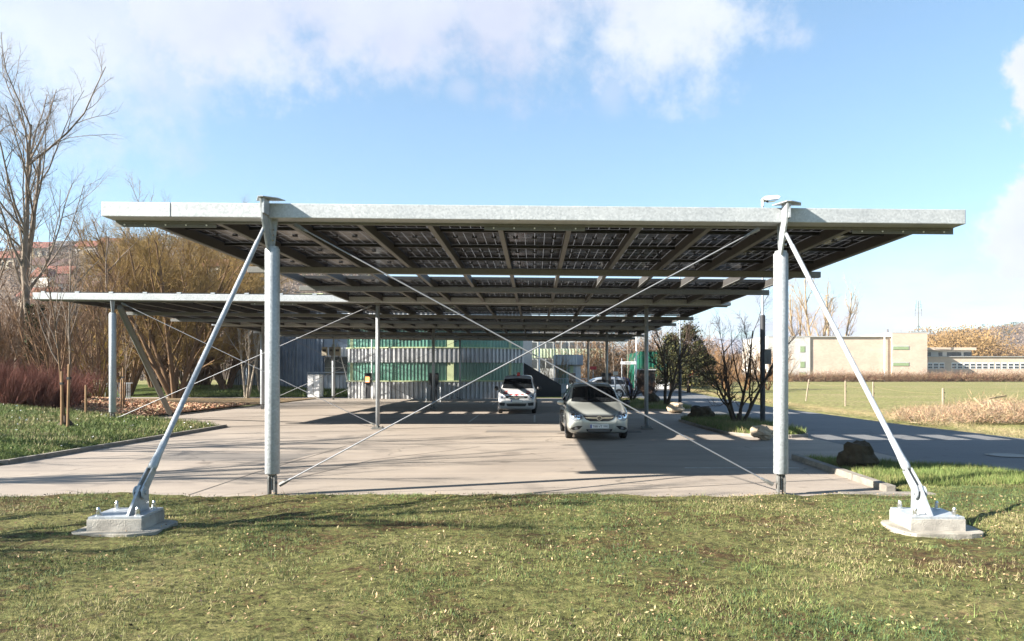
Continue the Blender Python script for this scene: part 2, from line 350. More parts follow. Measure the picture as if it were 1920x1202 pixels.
# mulch bed beyond the strutted column
mb = MB(); mp = [(-16.3, 29.8), (-16.3, 43), (-17.5, 44), (-21, 42), (-23, 36), (-22.5, 31), (-20, 29), (-17.5, 28.6)]
mc = [(x, y, gz(x, y)+.10) for x, y in mp]; mb.add(mc+[(-19, 35, gz(-19, 35)+.18)], [(i, (i+1)%8, 8) for i in range(8)]); tag(mb.build('mulch_bed', 'mulch'), kind='structure')
def kerb(pts, wdt=.12, h=.09, name='kerb'):
    mb = MB()
    for (a, b) in zip(pts[:-1], pts[1:]):
        a = Vector((*a, 0)); b = Vector((*b, 0)); L = (b-a).length; n = max(1, int(L/1.0)); t = (b-a)/L; rz = math.atan2(t.y, t.x)
        for i in range(n):
            c = a+t*(i+.5)*L/n; mb.obox((c.x, c.y, h/2-.02), (L/n-.012, wdt, h+.04), rz)
    return tag(mb.build(name, 'kerb', bevel=.012), kind='structure')
kerb([(-24, 12.9), (-14, 13.6), (-11.6, 14.3), (-11.02, 15.6), (-10.95, 20), (-10.9, 26.3)], .1, .10)
kerb([(-10.9, 26.4), (-16.2, 29.2), (-16.2, 45.9)], .1, .05)
# foreground lawn with the verge on the right
def edge_y(x):
    e = 11.52 + .16*mnoise.noise(Vector((x*.9, 3, 0))) + .10*mnoise.noise(Vector((x*3.3, 8, 0))) + .06*mnoise.noise(Vector((x*11, 2, 0)))
    if -1.2 < x < 2.2: e += .22*math.sin((x+1.2)/3.4*math.pi)
    if x > 5.82:
        e = 16.5-(x-5.8)*.75 if x < 8.6 else 14.4-(x-8.6)*2.4
        e = max(e, 12.7)
    return e
def lz(x, y):
    k = edge_y(x)-y
    h = .05+.04*mnoise.noise(Vector((x*.55, y*.55, 0)))+.03*mnoise.noise(Vector((x*2.3, y*2.3, 4)))+.02*mnoise.noise(Vector((x*7, y*7, 4)))
    return h*sstep(-.05, .22, k) - .05*(1-sstep(-.05, .12, k))
sheet('lawn', frange(-16, 16, .08), frange(2.24, 16.8, .08), lz, 'lawn', lambda x, y: y < edge_y(x)+.12)
kerb([(5.68, 11.9), (5.72, 13.3), (5.78, 16.6)], .16, .11)
flat('grass_strip', [(X(985, 57.5), 57.4), (X(1110, 57.5), 57.4), (X(1110, 59.5), 59.4), (X(985, 59.5), 59.4)], .03, 'lawn_left')
kerb([(4.75, 11.62), (6.2, 11.62)], .22, .045)
# islands
def island(name, poly, seed):
    c = Vector((sum(p[0] for p in poly)/len(poly), sum(p[1] for p in poly)/len(poly), 0)); mb = MB(); n = len(poly)
    rings = []
    for k, h in ((1, .07), (.85, .12), (.5, .17), (.2, .2)):
        rings.append([(c.x+(x-c.x)*k, c.y+(y-c.y)*k, h+.03*mnoise.noise(Vector((x*k, y*k, seed)))) for x, y in poly])
    vs = [p for r in rings for p in r]+[(c.x, c.y, .2)]
    fs = [(r*n+i, r*n+(i+1)%n, (r+1)*n+(i+1)%n, (r+1)*n+i) for r in range(3) for i in range(n)] + [(3*n+i, 3*n+(i+1)%n, 4*n) for i in range(n)]
    tag(mb.add(vs, fs).build(name, 'lawn', smooth=True), kind='structure'); kerb(list(poly)+[poly[0]])
ISL1 = [(5.75, 29.6), (5.8, 26), (5.95, 23.2), (6.6, 22.15), (7.5, 22.0), (8.1, 22.3), (8.35, 23.2), (8.35, 27), (8.2, 30.6), (7.2, 31)]
ISL2 = [(4.2, 47), (4.4, 40), (5.2, 38.3), (6.6, 37.6), (7.9, 38), (8.3, 39.5), (8.3, 47), (6.5, 52)]
island('traffic_island', ISL1, 1); island('traffic_island', ISL2, 5)
# tar seams in the yard
def rnd_(x, y): return True
mb = MB()
for pts in ([(355, 928), (480, 886), (600, 851), (650, 836)], [(523, 905), (700, 862), (900, 838)], [(1000, 925), (1200, 918), (1420, 906), (1600, 897)]):
    q = [G(*p) for p in pts]
    for a, b in zip(q[:-1], q[1:]):
        t = (b-a).normalized(); s = Vector((-t.y, t.x, 0))*.011; mb.add([a-s+Vector((0,0,.003)), b-s+Vector((0,0,.003)), b+s+Vector((0,0,.003)), a+s+Vector((0,0,.003))], [(0,1,2,3)])
tag(mb.build('tar_seams', 'black'), kind='structure')
M['worn_paint'] = plain('worn_paint', (.62, .60, .55), .8, 0, .35, 6, .3, 0, True); M['patch_tar'] = asphalt('patch_tar', (.19, .17, .15), (.25, .225, .2), 2, .4)
mb = MB()
for x in (-2.6, -.05, 2.45, 4.95):
    for y0_ in (29.0, 44.5): mb.box((x, y0_, .003), (x+.07, y0_+4.8, .0045)) if rnd_(x, y0_) else None
for x in (6.2,): mb.box((3.0, 14.95, .003), (5.3, 15.01, .0045))
tag(mb.build('bay_lines', 'worn_paint'), kind='structure')
flat('patched_asphalt', [(-8.8, 16.3), (-5.4, 16.1), (-5.2, 17.6), (-8.7, 17.9)], .003, 'patch_tar'); flat('patched_asphalt', [(-1.6, 24.0), (3.4, 23.8), (3.5, 24.7), (-1.6, 24.8)], .003, 'patch_tar')
t = empty('manhole_cover', (10.9, 17.2, .006), 'oval looking grey manhole cover set in the shaded road', 'manhole cover')
mb = MB(); mb.tube([(10.9, 17.2, .006), (10.9, 17.2, .018)], .38, 28); mb.build('cover_plate', 'galv_dark', t)
mb = MB()
for i in range(28):
    a, b = 2*math.pi*i/28, 2*math.pi*(i+1)/28
    mb.add([(10.9+r*math.cos(q), 17.2+r*math.sin(q), .017) for q in (a, b) for r in (.39, .47)], [(0, 1, 3, 2)])
mb.build('rim', 'kerb', t)

# ------------------------------------------------------------------ the solar carport
PIT = 1.15; SL = .009; YF = 11.5; Y2, Y3, Y4 = 25.3, 39.3, 53.2
def zt(x): return 4.485-SL*x
def xbeam(mb, xa, xb, y0, y1, top, bot, mi=0):
    mb.hexa([(xa, y0, zt(xa)+bot), (xb, y0, zt(xb)+bot), (xb, y1, zt(xb)+bot), (xa, y1, zt(xa)+bot), (xa, y0, zt(xa)+top), (xb, y0, zt(xb)+top), (xb, y1, zt(xb)+top), (xa, y1, zt(xa)+top)], mi)
pm = None; jm = None; pm_j = None
def panel_proto():
    global pm, jm, pm_j
    mb = MB(); w, l = 1.146/2, 1.715/2
    mb.add([(-w+.01, -l+.01, 0), (w-.01, -l+.01, 0), (w-.01, l-.01, 0), (-w+.01, l-.01, 0)], [(0, 1, 2, 3)])
    for lo, hi in (((-w, -l, -.016), (-w+.012, l, .016)), ((w-.012, -l, -.016), (w, l, .016)), ((-w+.012, -l, -.016), (w-.012, -l+.012, .016)), ((-w+.012, l-.012, -.016), (w-.012, l, .016))): mb.box(lo, hi, 1)
    pm = mb.build('solar_panel', ['panel', 'black'])
    mj = MB()
    mj.box((-.045, -.03, -.026), (.045, .03, -.0045)); jm = mj.build('junction_box', 'black')
    for x in (-.369, 0, .369): mb.box((x-.045, -.03, -.026), (x+.045, .03, -.0045), 1)
    pm_j = mb.build('solar_panel', ['panel', 'black'])
panel_proto()
def carport(y0, x0, nb, cols, label, struts=(), front=False, last=False, braces=()):
    x1 = x0+nb*PIT
    root = empty('solar_carport', ((x0+x1)/2, y0, 0), label, 'solar carport', 'sections of the solar carport')
    xa, xb = x0-.35, x1+.32
    def mainbeam(y):
        if front:
            mb = MB(); xbeam(mb, -5.6, xb, y, y+.36, 0, -.225); mb.build('main_beam', 'galv_beam', root, bevel=.012)
            mb = MB(); xbeam(mb, xa, -5.612, y, y+.36, 0, -.225); mb.build('beam_end', 'galv_beam', root, bevel=.012)
        else:
            mb = MB(); xbeam(mb, xa, xb, y, y+.36, 0, -.225); mb.build('main_beam', 'galv_beam', root, bevel=.012)
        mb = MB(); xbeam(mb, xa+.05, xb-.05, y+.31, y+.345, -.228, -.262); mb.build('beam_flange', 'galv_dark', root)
        for s0 in ((xa+.02, (x0+x1)/2-.8, xb-1.6) if front else (x0+nb*PIT*.3, x0+nb*PIT*.72)):
            mb = MB(); xbeam(mb, s0, s0+1.6, y+.35, y+.37, -.21, -.32)
            for i in range(5):
                cx = s0+.15+i*.325; mb.tube([(cx, y+.335, zt(cx)-.285), (cx, y+.352, zt(cx)-.285)], .013, 6, mi=1)
            mb.build('splice_plate', ['galv_dark', 'white'], root)
    mainbeam(y0)
    if last: mainbeam(Y4)
    LN = {YF: Y2, Y2: Y3, Y3: Y4}[y0]-y0
    # rafters
    for i in range(nb+1):
        x = x0+i*PIT; mb = MB(); z = zt(x)
        mb.box((x-.042, y0+.37, z-.187), (x+.042, y0+LN-.01, z-.172)); mb.box((x-.026, y0+.372, z-.1715), (x+.026, y0+LN-.012, z+.0045), 1); mb.build('rafter', ['galv_dark', 'shaded_rafter_web'], root)
    st = .30 if front else .02; pa = (7.08-st)/4; LN = {YF: Y2, Y2: Y3, Y3: Y4}[y0]-y0; pb = (LN-8.93)/3
    rows = [y0+st+pa*i for i in range(4)] + [y0+8.93+pb*i for i in range(3)]; pit = [pa]*4+[pb]*3
    for y in [rows[0], rows[1], rows[2], rows[3], rows[3]+pa, rows[4], rows[5], rows[6], rows[6]+pb-.03]:
        if y < y0+.4: continue
        mb = MB(); xbeam(mb, x0-.02, x1+.02, y-.03, y+.03, -.002, -.045); mb.build('purlin', 'black', root)
    for y in (y0+5.72, y0+9.5):
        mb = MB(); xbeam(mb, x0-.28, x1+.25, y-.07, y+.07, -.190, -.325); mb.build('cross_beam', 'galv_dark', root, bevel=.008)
    # panel clamps seen on the beam top
    mb = MB()
    for i in range(nb+1):
        x = x0+i*PIT; mb.box((x-.07, y0-.004, zt(x)+.001), (x+.07, y0+.05, zt(x)+.052))
    if not front: mb.build('panel_clamps', 'alu', root)
    proto = pm if front else pm_j
    cells = [(i, j) for j in range(7) for i in range(nb)]
    extra = []
    if len(cells) > 100: extra = cells[100:]; cells = cells[:100]
    rest = MB()
    for (i, j) in cells+extra:
        cx, cy = x0+(i+.5)*PIT, rows[j]+pit[j]/2
        if (i, j) in extra: continue
        o = proto.copy(); COL.objects.link(o); o.parent = root
        o.location = Vector((cx, cy, zt(cx)+.022)) - root.location; o.rotation_euler = (0, SL, 0); o.scale = (1, pit[j]/1.725, 1)
        if front:
            for q in (-.369, 0, .369):
                b = jm.copy(); COL.objects.link(b); b.parent = o; b.location = (q, 0, 0)
    if extra:
        base = [tuple(v.co) for v in pm_j.data.vertices]; fs = [tuple(p.vertices) for p in pm_j.data.polygons]; mis = [p.material_index for p in pm_j.data.polygons]
        for (i, j) in extra:
            cx, cy = x0+(i+.5)*PIT, rows[j]+pit[j]/2; n = len(rest.v)
            rest.v += [(cx+a, cy+b*pit[j]/1.725, zt(cx)+.022-SL*a+c) for a, b, c in base]; rest.f += [tuple(k+n for k in f) for f in fs]; rest.m += mis
        tag(rest.build('solar_panel', ['panel_far', 'black'], root), kind='stuff')
    def column(x, y, heavy, zb=0):
        r = .112 if heavy else .068; top = zt(x)-.225
        if heavy:
            lo, hi = zb+.27, top-.45
            mb = MB(); mb.tube([(x, y+.16, lo), (x, y+.16, lo+.015), (x, y+.16, hi-.015), (x, y+.16, hi)], [r-.01, r, r, r-.01], 28); c = mb.build('column', 'galv', root, smooth=False)
            shade(c)
            mb = MB(); mb.tube([(x, y+.16, hi+.001), (x, y+.16, hi+.03)], r*.82, 20); mb.prism([(y+.10, hi+.03), (y+.22, hi+.03), (y+.30, top-.001), (y+.02, top-.001)], 0, x-.015, x+.015)
            mb.prism([(x-.035, hi+.03), (x+.035, hi+.03), (x+.085, top-.001), (x-.06, top-.001)], 1, y+.155, y+.175)
            mb.build('column_head', 'galv', root)
            mb = MB()       # forked foot
            for s in (-.045, .045): mb.prism([(y+.1, zb-.05), (y+.22, zb-.05), (y+.22, lo-.06), (y+.19, lo-.012), (y+.13, lo-.012), (y+.1, lo-.06)], 0, x+s-.012, x+s+.012)
            mb.box((x-.012, y+.12, zb+.02), (x+.012, y+.20, lo-.003)); mb.tube([(x-.075, y+.16, zb+.13), (x+.075, y+.16, zb+.13)], .022, 12)
            mb.build('column_foot', 'galv_dark', root)
        else:
            lo = zb+.14
            mb = MB(); mb.tube([(x, y+.16, lo), (x, y+.16, top-.12)], r, 18); shade(mb.build('column', 'galv', root))
            mb = MB(); mb.tube([(x, y+.16, lo-.09), (x, y+.16, lo-.001)], .03, 10); mb.box((x-.2, y+.0, zb+.012), (x+.2, y+.32, zb+.045))
            mb.prism([(x-.13, zb+.045), (x+.13, zb+.045), (x+.03, lo-.01), (x-.03, lo-.01)], 1, y+.15, y+.17)
            for sx in (-.15, .15):
                for sy in (.05, .27): mb.tube([(x+sx, y+sy, zb+.045), (x+sx, y+sy, zb+.09)], .018, 8)
            mb.build('column_foot', 'galv_dark', root)
            mb = MB(); mb.prism([(x-.04, top-.12), (x+.04, top-.12), (x+.11, top-.002), (x-.11, top-.002)], 1, y+.13, y+.19); mb.build('column_head', 'galv_dark', root)
    def head_bracket(x, y):
        z = zt(x); mb = MB()
        # fin standing in front of the beam, with a folded top plate
        mb.prism([(y+.03, z-.72), (y-.08, z-.52), (y-.20, z-.28), (y-.27, z+.028), (y-.001, z+.028), (y-.001, z-.23), (y+.12, z-.23), (y+.12, z-.66)], 0, x-.045, x-.015)
        mb.prism([(x-.19, y-.001), (x+.26, y-.001), (x+.20, y-.17), (x+.02, y-.30), (x-.06, y-.30)], 2, z+.030, z+.045)
        mb.prism([(x-.014, y-.02), (x+.02, y-.02), (x+.02, y-.25), (x-.014, y-.25)], 2, z-.20, z+.029)
        mb.build('head_bracket', 'galv', root, bevel=.004)
        mb = MB()
        for q in (-.40, -.48, -.56):
            mb.tube([(x+.03, y+.07, z+q), (x+.055, y+.07, z+q)], .018, 6)
        mb.build('bracket_bolts', 'steel_bright', root)
    for (x, y, heavy, zb) in cols:
        column(x, y, heavy, zb)
        if heavy and y == y0 and front: head_bracket(x, y)
    for (top, foot, kind_) in struts:
        top, foot = Vector(top), Vector(foot); t = (top-foot).normalized(); L = (top-foot).length
        if kind_ == 'tie':
            mb = MB(); mb.tube([foot+t*.30, foot+t*.36, foot+t*.52, foot+t*.75, foot+t*.752, top-t*.35, top-t*.34, top-t*.02], [.05, .055, .043, .038, .034, .034, .028, .024], 16); shade(mb.build('strut', 'galv', root))
            # fork end, anchor fin with pin disc
            s = Vector((0, 0, 0)); mb = MB(); side = t.cross(Vector((1, 0, 0))).normalized()
            ax = Vector((1, 0, 0)); up = t; pr = ax.cross(up).normalized()
            def slab(off, w0, w1, l0, l1, th, mi=0):
                c = [foot+ax*(off+a)+pr*b+up*l for a in (-th, th) for b, l in ((-w0, l0), (w0, l0), (w1, l1), (-w1, l1))]
                mb.add(c, [(0,1,2,3), (4,7,6,5), (0,4,5,1), (1,5,6,2), (2,6,7,3), (3,7,4,0)], mi)
            for off in (-.032, .032): slab(off, .07, .05, -.02, .31, .009)
            for off in (-.041, .041): mb.tube([foot+ax*(off*1.0), foot+ax*(off*1.45)], .078, 20); mb.tube([foot+ax*(off*1.45), foot+ax*(off*1.8)], .030, 12)
            mb.build('strut_fork', 'galv', root, bevel=.003)
        else:
            mb = MB(); mb.tube([foot, foot+t*.1, top-t*.1, top], [.07, .105, .105, .07] if kind_ == 'thick' else [.035]*4, 18); shade(mb.build('strut', 'galv_dark' if kind_ == 'thick' else 'galv', root))
    for (a, b, r) in braces:
        a, b = Vector(a), Vector(b); t = (b-a).normalized()
        mb = MB(); mb.tube([a+t*.16, a+t*.22, a+t*.221, b-t*.221, b-t*.22, b-t*.16], [r*2, r*1.6, r, r, r*1.6, r*2], 8); mb.build('brace_rod', 'rod', root)
        mb = MB()
        for p, q in ((a, t), (b, -t)): mb.tube([p, p+q*.10, p+q*.17], [r*3.4, r*3.2, r*2], 6)
        mb.build('rod_end', 'galv_dark', root)
    return root
def shade(o):
    me = o.data; n = len(me.polygons); me.polygons.foreach_set('use_smooth', [len(p.vertices) == 4 for p in me.polygons]); me.update()
M['panel_far'] = M['panel']
XL, XR = -4.10, 3.84
YF = 11.5
heads = [(XL-.03, YF-.06, zt(XL)-.34), (XR-.03, YF-.06, zt(XR)-.34)]
feet = [(-4.74, 8.98, .47), (4.62, 8.98, .47)]
yb = YF+.16
carport(YF, -6.33, 11, [(XL, YF, True, .06), (XR, YF, True, .06)],
        'front section of the carport, on two thick columns tied to blocks in the lawn',
        [(heads[0], feet[0], 'tie'), (heads[1], feet[1], 'tie')], front=True,
        braces=[((XL+.12, yb-.02, .16), (XR-.35, yb-.02, zt(XR)-.30), .0108), ((XR-.12, yb+.02, .16), (XL+.35, yb+.02, zt(XL)-.30), .0108)])
def xb2(y, r=.012):
    a, b = -14.4, -5.36
    return [((a+.1, y+.14, .35), (b-.2, y+.14, zt(b)-.32), r), ((b-.1, y+.18, .14), (a+.3, y+.18, zt(a)-.32), r)]
Y2, Y3, Y4 = 25.3, 39.3, 53.2
carport(Y2, -16.67, 20, [(-14.4, Y2, True, .30), (-5.36, Y2, False, 0), (3.8, Y2, False, 0)],
        'middle section of the carport, with a thick sloping strut beside the wood chips',
        [((-14.25, Y2+.3, 4.2), (-15.25, 31.2, .22), 'thick')], braces=xb2(Y2))
carport(Y3, -16.67, 20, [(-14.4, Y3, True, .0), (-5.36, Y3, False, 0), (3.8, Y3, False, 0), (-14.4, Y4, True, 0), (-5.36, Y4, False, 0), (3.8, Y4, False, 0)],
        'far section of the carport, ending just in front of the green glazed hall',
        [((-14.2, Y4+.3, 4.1), (-13.7, 56.1, .1), 'thin')], braces=xb2(Y3)+xb2(Y4), last=True)
for o in (pm, jm, pm_j): bpy.data.objects.remove(o)
# anchor blocks
for sx, (fx, fy, fz) in zip((-1, 1), feet):
    cx = fx+(-.15 if sx < 0 else .07); cy = 8.95
    t = empty('anchor_block', (cx, cy, .03), 'concrete anchor block in the lawn below the dark left strut' if sx < 0 else 'concrete anchor block in the lawn below the pale right strut', 'anchor block', 'anchor blocks of the front struts')
    rz = R(-4*sx)
    mb = MB(); mb.obox((cx, cy, .135), (.62, .62, .15), rz); mb.build('block', 'concrete', t, bevel=.008)
    mb = MB(); mb.obox((cx, cy, .2245), (.60, .60, .028), rz); mb.build('base_plate', 'galv', t, bevel=.003)
    mb = MB()
    n = 14; rng = random.Random(4+sx)
    pts = [(cx+math.copysign(abs(math.cos(a))**.5, math.cos(a))*(.47+.05*rng.random())+.03, cy+math.copysign(abs(math.sin(a))**.5, math.sin(a))*(.42+.05*rng.random())-.05) for a in [2*math.pi*i/n for i in range(n)]]
    mb.prism(pts, 2, -.02, .075); mb.build('grout_apron', 'grout', t, bevel=.006)
    mb = MB(); b0 = .24
    mb.prism([(cx-sx*.02-.30*(-sx)*0+(-sx)*(-.0), 0)]*3, 1, 0, 0) if False else None
    # fin: leans with the strut, wide base, slanted outer edge
    xs = cx
    mb.add([(fx-.016+dx, y, z) for dx in (0, .032) for y, z in ((cy-.27, b0), (cy+.20, b0), (fy+.16, fz-.06), (fy+.10, fz+.07), (fy-.03, fz+.09))],
           [(0,1,2,3,4), (9,8,7,6,5), (0,5,6,1), (1,6,7,2), (2,7,8,3), (3,8,9,4), (4,9,5,0)])
    mb.build('anchor_fin', 'galv', t, bevel=.003)
    mb = MB(); mb.prism([(fx-.24*1, b0), (fx+.24, b0), (fx+.03, fz-.10), (fx-.03, fz-.10)], 1, cy+.02, cy+.045) if False else None
    for a, b in ((-.22, -.22), (.22, -.22), (-.22, .22), (.22, .22)):
        p = Matrix.Rotation(rz, 3, 'Z') @ Vector((a, b, 0)); px_, py_ = cx+p.x, cy+p.y; mb = MB()
        mb.tube([(px_, py_, b0-.001), (px_, py_, b0+.008)], .04, 14); mb.tube([(px_, py_, b0+.008), (px_, py_, b0+.05)], .027, 6)
        mb.tube([(px_, py_, b0+.05), (px_, py_, b0+.075), (px_, py_, b0+.092), (px_, py_, b0+.098)], [.023, .022, .014, .004], 12)
        mb.build('cap_nut', 'steel_bright', t)
# inverter boxes hung on the far left column
for i, (dx, w_, c) in enumerate(((-.52, .36, 'box_tan'), (-.04, .30, 'box_grey'), (.42, .36, 'box_tan'))):
    if i == 0:
        M['box_tan'] = plain('box_tan', (.42, .37, .28), .5); M['box_grey'] = plain('box_grey', (.2, .19, .17), .5)
    x = -14.4+dx; t = empty('inverter_box', (x, 53.0, 3.0), ['tan inverter box on the post by the cabinet, left of its trio', 'small grey inverter box hung in the middle of its trio', 'tan inverter box on the post by the cabinet, right of its trio'][i], 'inverter')
    mb = MB(); mb.box((x-w_/2, 52.86, 3.15), (x+w_/2, 53.1, 3.15+.62)); mb.build('housing', c, t, bevel=.02)
    mb = MB(); mb.box((x-w_/2+.05, 52.845, 3.45), (x+w_/2-.05, 52.858, 3.6)); mb.build('cover_panel', 'black', t)
    mb = MB(); mb.tube([(x, 53.0, 3.149), (x+.05, 53.0, 2.95), (x-.04, 53.06, 2.7)], .03, 6); mb.build('cable', 'black', t)

# ------------------------------------------------------------------ bare trees
def perp(d, ang, rng):
    a = d.cross(Vector((rng.uniform(-1,1), rng.uniform(-1,1), rng.uniform(-1,1)))).normalized()
    return (d*math.cos(ang)+a*math.sin(ang)).normalized()
def limb(mbs, p, d, L, r, lev, rng, P):
    """one limb with its side limbs; mbs[0] heavy wood, mbs[1] fine branches"""
    n = P['seg'][lev]; pts = [p]; rads = [r]; q = p; dd = d
    tip = r*P['tip'][lev]
    for i in range(n):
        dd = (dd + Vector((rng.gauss(0,1), rng.gauss(0,1), rng.gauss(0,1)))*P['wob'][lev] + Vector((0,0,1))*P['up'][lev]).normalized()
        q = q+dd*L/n; pts.append(q); rads.append(r+(tip-r)*(i+1)/n)
    mbs[0 if lev <= P['heavy'] else 1].tube(pts, rads, P['sides'][lev], cap=False)
    if lev+1 >= P['lev']: return
    k = P['kids'][lev]; k = max(1, int(k*rng.uniform(.8, 1.2)))
    t0 = P['start'][lev]
    for j in range(k):
        t = t0+(1-t0)*(j+rng.random())/k; t = min(t, .999); i = int(t*n); f = t*n-i
        pp = pts[i].lerp(pts[min(i+1, n)], f); rr = rads[i]+(rads[min(i+1, n)]-rads[i])*f
        dirn = (pts[min(i+1, n)]-pts[i]).normalized() if i < n else dd
        ang = R(rng.uniform(*P['ang'][lev])); cd = perp(dirn, ang, rng)
        cl = L*P['len'][lev]*rng.uniform(.65, 1.15)*(1-P['taper'][lev]*t)
        limb(mbs, pp, cd, cl, min(rr*.75, max(P['rmin'], r*P['rr'][lev]))*rng.uniform(.8, 1.1), lev+1, rng, P)
BASE = dict(lev=5, seg=[6,5,4,3,2], tip=[.25,.3,.3,.4,.5], wob=[.05,.10,.14,.18,.2], up=[.04,.06,.05,.03,.02], heavy=1, sides=[8,6,4,3,3], kids=[10,7,5,4], start=[.28,.2,.2,.15],
            ang=[(25,50),(25,55),(25,60),(20,60)], len=[.5,.5,.5,.5], taper=[.45,.4,.3,.2], rr=[.42,.45,.5,.6], rmin=.006)
def params(**k): P = dict(BASE); P.update(k); return P
def make_tree(name, seed, H, r0, P, mats, stems=1, spread=12, lean=(0,0)):
    rng = random.Random(seed); t = empty(name, (0,0,0)); a, b = MB(), MB()
    for s in range(stems):
        az_ = 2*math.pi*(s+rng.random()*.6)/stems; an = R(spread*rng.uniform(.5, 1.2)) if stems > 1 else 0
        d = Vector((math.sin(an)*math.cos(az_)+lean[0], math.sin(an)*math.sin(az_)+lean[1], math.cos(an))).normalized()
        base = Vector((math.cos(az_), math.sin(az_), 0))*(r0*1.2 if stems > 1 else 0)+Vector((0,0,-.1))
        limb([a, b], base, d, H*(rng.uniform(.8, 1) if stems > 1 else 1), r0, 0, rng, P)
    if stems == 1: a.tube([(0,0,-.12), (0,0,.06), (0,0,.35)], [r0*1.5, r0*1.25, r0], 9, cap=False)
    a.build('trunk', mats[0], t, smooth=True, local=True)
    if b.v: b.build('crown', mats[1], t, local=True)
    return t
def place(t, loc, rz=0, s=1.0, label=None, cat=None, group=None, copy=False, sz=None):
    if copy: t = copy_tree(t)
    t.location = loc; t.rotation_euler = (0, 0, rz); t.scale = (s, s, sz or s)
    return tag(t, label, cat, group)
def gp(px, d, dz=0): x = X(px, d); return Vector((x, d, gz(x, d)+dz))
TG = 'bare trees behind the left lawn'
# tall bare poplars at the left
P_tall = params(lev=5, kids=[13,9,7,5], start=[.34,.15,.12,.12], ang=[(20,46),(20,46),(22,52),(22,58)], len=[.50,.46,.46,.5], up=[.02,.12,.09,.05,.02], taper=[.25,.4,.3,.2], rr=[.31,.38,.42,.55], rmin=.0065, heavy=1)
t = make_tree('poplar_tree', 3, 14.5, .21, P_tall, ('bark_grey', 'twig_grey')); place(t, gp(66, 42), .4, 1.08, 'tall bare tree with an ivy covered trunk rising above the left treeline', 'tree')
iv = MB(); rng = random.Random(5)
vs = []
for i in range(2600):
    h = rng.uniform(0, 5.2); a = rng.uniform(0, 6.28); r = .26+rng.random()*.22; c = Vector((r*math.cos(a), r*math.sin(a), h)); n = Vector((rng.gauss(0,1), rng.gauss(0,1), rng.gauss(0,1))).normalized(); u = n.orthogonal().normalized()*rng.uniform(.05, .1); v = n.cross(u)
    iv.add([c-u, c+v, c+u, c-v], [(0,1,2,3)])
iv.build('ivy', 'ivy', t, local=True)
t = make_tree('poplar_tree', 11, 14, .19, P_tall, ('bark_grey', 'twig_grey'), lean=(-.12, 0)); place(t, gp(28, 44), 2.2, 1.05, 'tall bare tree at the left edge, leaning away from the ivy trunk', 'tree')
t = make_tree('poplar_tree', 19, 14, .22, P_tall, ('bark_brown', 'twig_brown')); place(t, gp(-125, 38), 1.2, .9, 'bare tree cut by the left edge, its boughs reaching into the frame', 'tree')
# dense olive brown willows
P_bush = params(lev=5, kids=[11,10,9,7], start=[.12,.15,.15,.15], ang=[(18,42),(18,45),(20,50),(20,55)], len=[.55,.5,.48,.5], up=[.02,.04,.05,.05,.04], wob=[.06,.1,.12,.14,.16], taper=[.35,.3,.3,.2], rr=[.42,.45,.5,.6], rmin=.013, heavy=1, sides=[6,4,3,3,3], seg=[5,4,3,2,1])
wil = make_tree('willow_tree', 21, 9.6, .15, P_bush, ('bark_brown', 'twig_olive'), 7, 32)
place(wil, gp(330, 57), 0, 1.4, 'huge round olive brown willow behind the sloping strut', 'tree')
place(wil, gp(238, 60), 2.0, 1.15, 'smaller olive brown willow to the left of the huge one', 'tree', copy=True)
place(wil, gp(425, 64), 4.1, 1.15, 'olive brown willow half hidden by the dark front strut', 'tree', copy=True)
place(wil, gp(290, 66), 1.1, 1.35, 'olive brown willow filling in behind the huge round one', 'tree', copy=True)
place(wil, gp(375, 68), 5.2, 1.42, 'tall olive brown willow rearmost of the group behind the strut', 'tree', copy=True)
P_shrub = params(lev=4, kids=[8,7,6,4], start=[.1,.1,.15,.1], ang=[(10,35),(15,45),(20,50),(20,50)], len=[.6,.5,.5,.5], up=[.08,.07,.06,.05,.04], taper=[.3,.3,.3,.2], rr=[.5,.5,.6,.6], rmin=.009, heavy=0, sides=[5,3,3,3,3], seg=[5,4,3,2,2])
br = make_tree('bare_shrub', 31, 5.2, .05, P_shrub, ('bark_brown', 'twig_brown'), 9, 26)
br2 = make_tree('bare_tree', 37, 8.5, .10, params(lev=5, kids=[12,7,5,3], start=[.2,.15,.15,.15], ang=[(20,45),(20,50),(20,50),(20,50)], up=[.03,.08,.07,.05,.03], rr=[.45,.45,.5,.6], rmin=.010, sides=[6,4,3,3,3], len=[.42,.5,.5,.5]), ('bark_grey', 'twig_brown'))
first = True
rng = random.Random(77)
for i in range(15):
    px = -60+i*34+rng.uniform(-10, 10); d = rng.uniform(38, 48) if px < 200 else rng.uniform(62, 72)
    place(br, gp(px, d), rng.uniform(0, 6), rng.uniform(1.0, 1.4)*(1.2 if px < 120 else 1.0), 'brown twiggy shrub in the dense wood edge behind the left lawn', 'shrub', 'shrubs of the wood edge', copy=not first, sz=rng.uniform(.9, 1.25)); first = False
first = True
for i in range(13):
    px = -80+i*47+rng.uniform(-16, 16); d = rng.uniform(44, 60) if px < 220 else rng.uniform(68, 80)
    place(br2, gp(px, d), rng.uniform(0, 6), rng.uniform(1.0, 1.45), 'thin bare tree standing in the wood behind the left lawn', 'tree', 'thin trees of the left wood', copy=not first); first = False
ye = make_tree('bare_shrub', 41, 4.6, .05, P_shrub, ('twig_yellow', 'twig_yellow'), 8, 22)
place(ye, gp(190, 43), 0, 1.0, 'yellow stemmed shrub between the first column and the staked tree', 'shrub')
pale = make_tree('bare_tree', 47, 7.5, .10, params(lev=4, kids=[8,6,4,3], ang=[(12,30),(15,40),(20,45),(20,45)], up=[.05,.1,.08,.05,.03], rmin=.012, rr=[.5,.5,.5,.6]), ('bark_pale', 'twig_grey'), 3, 14)
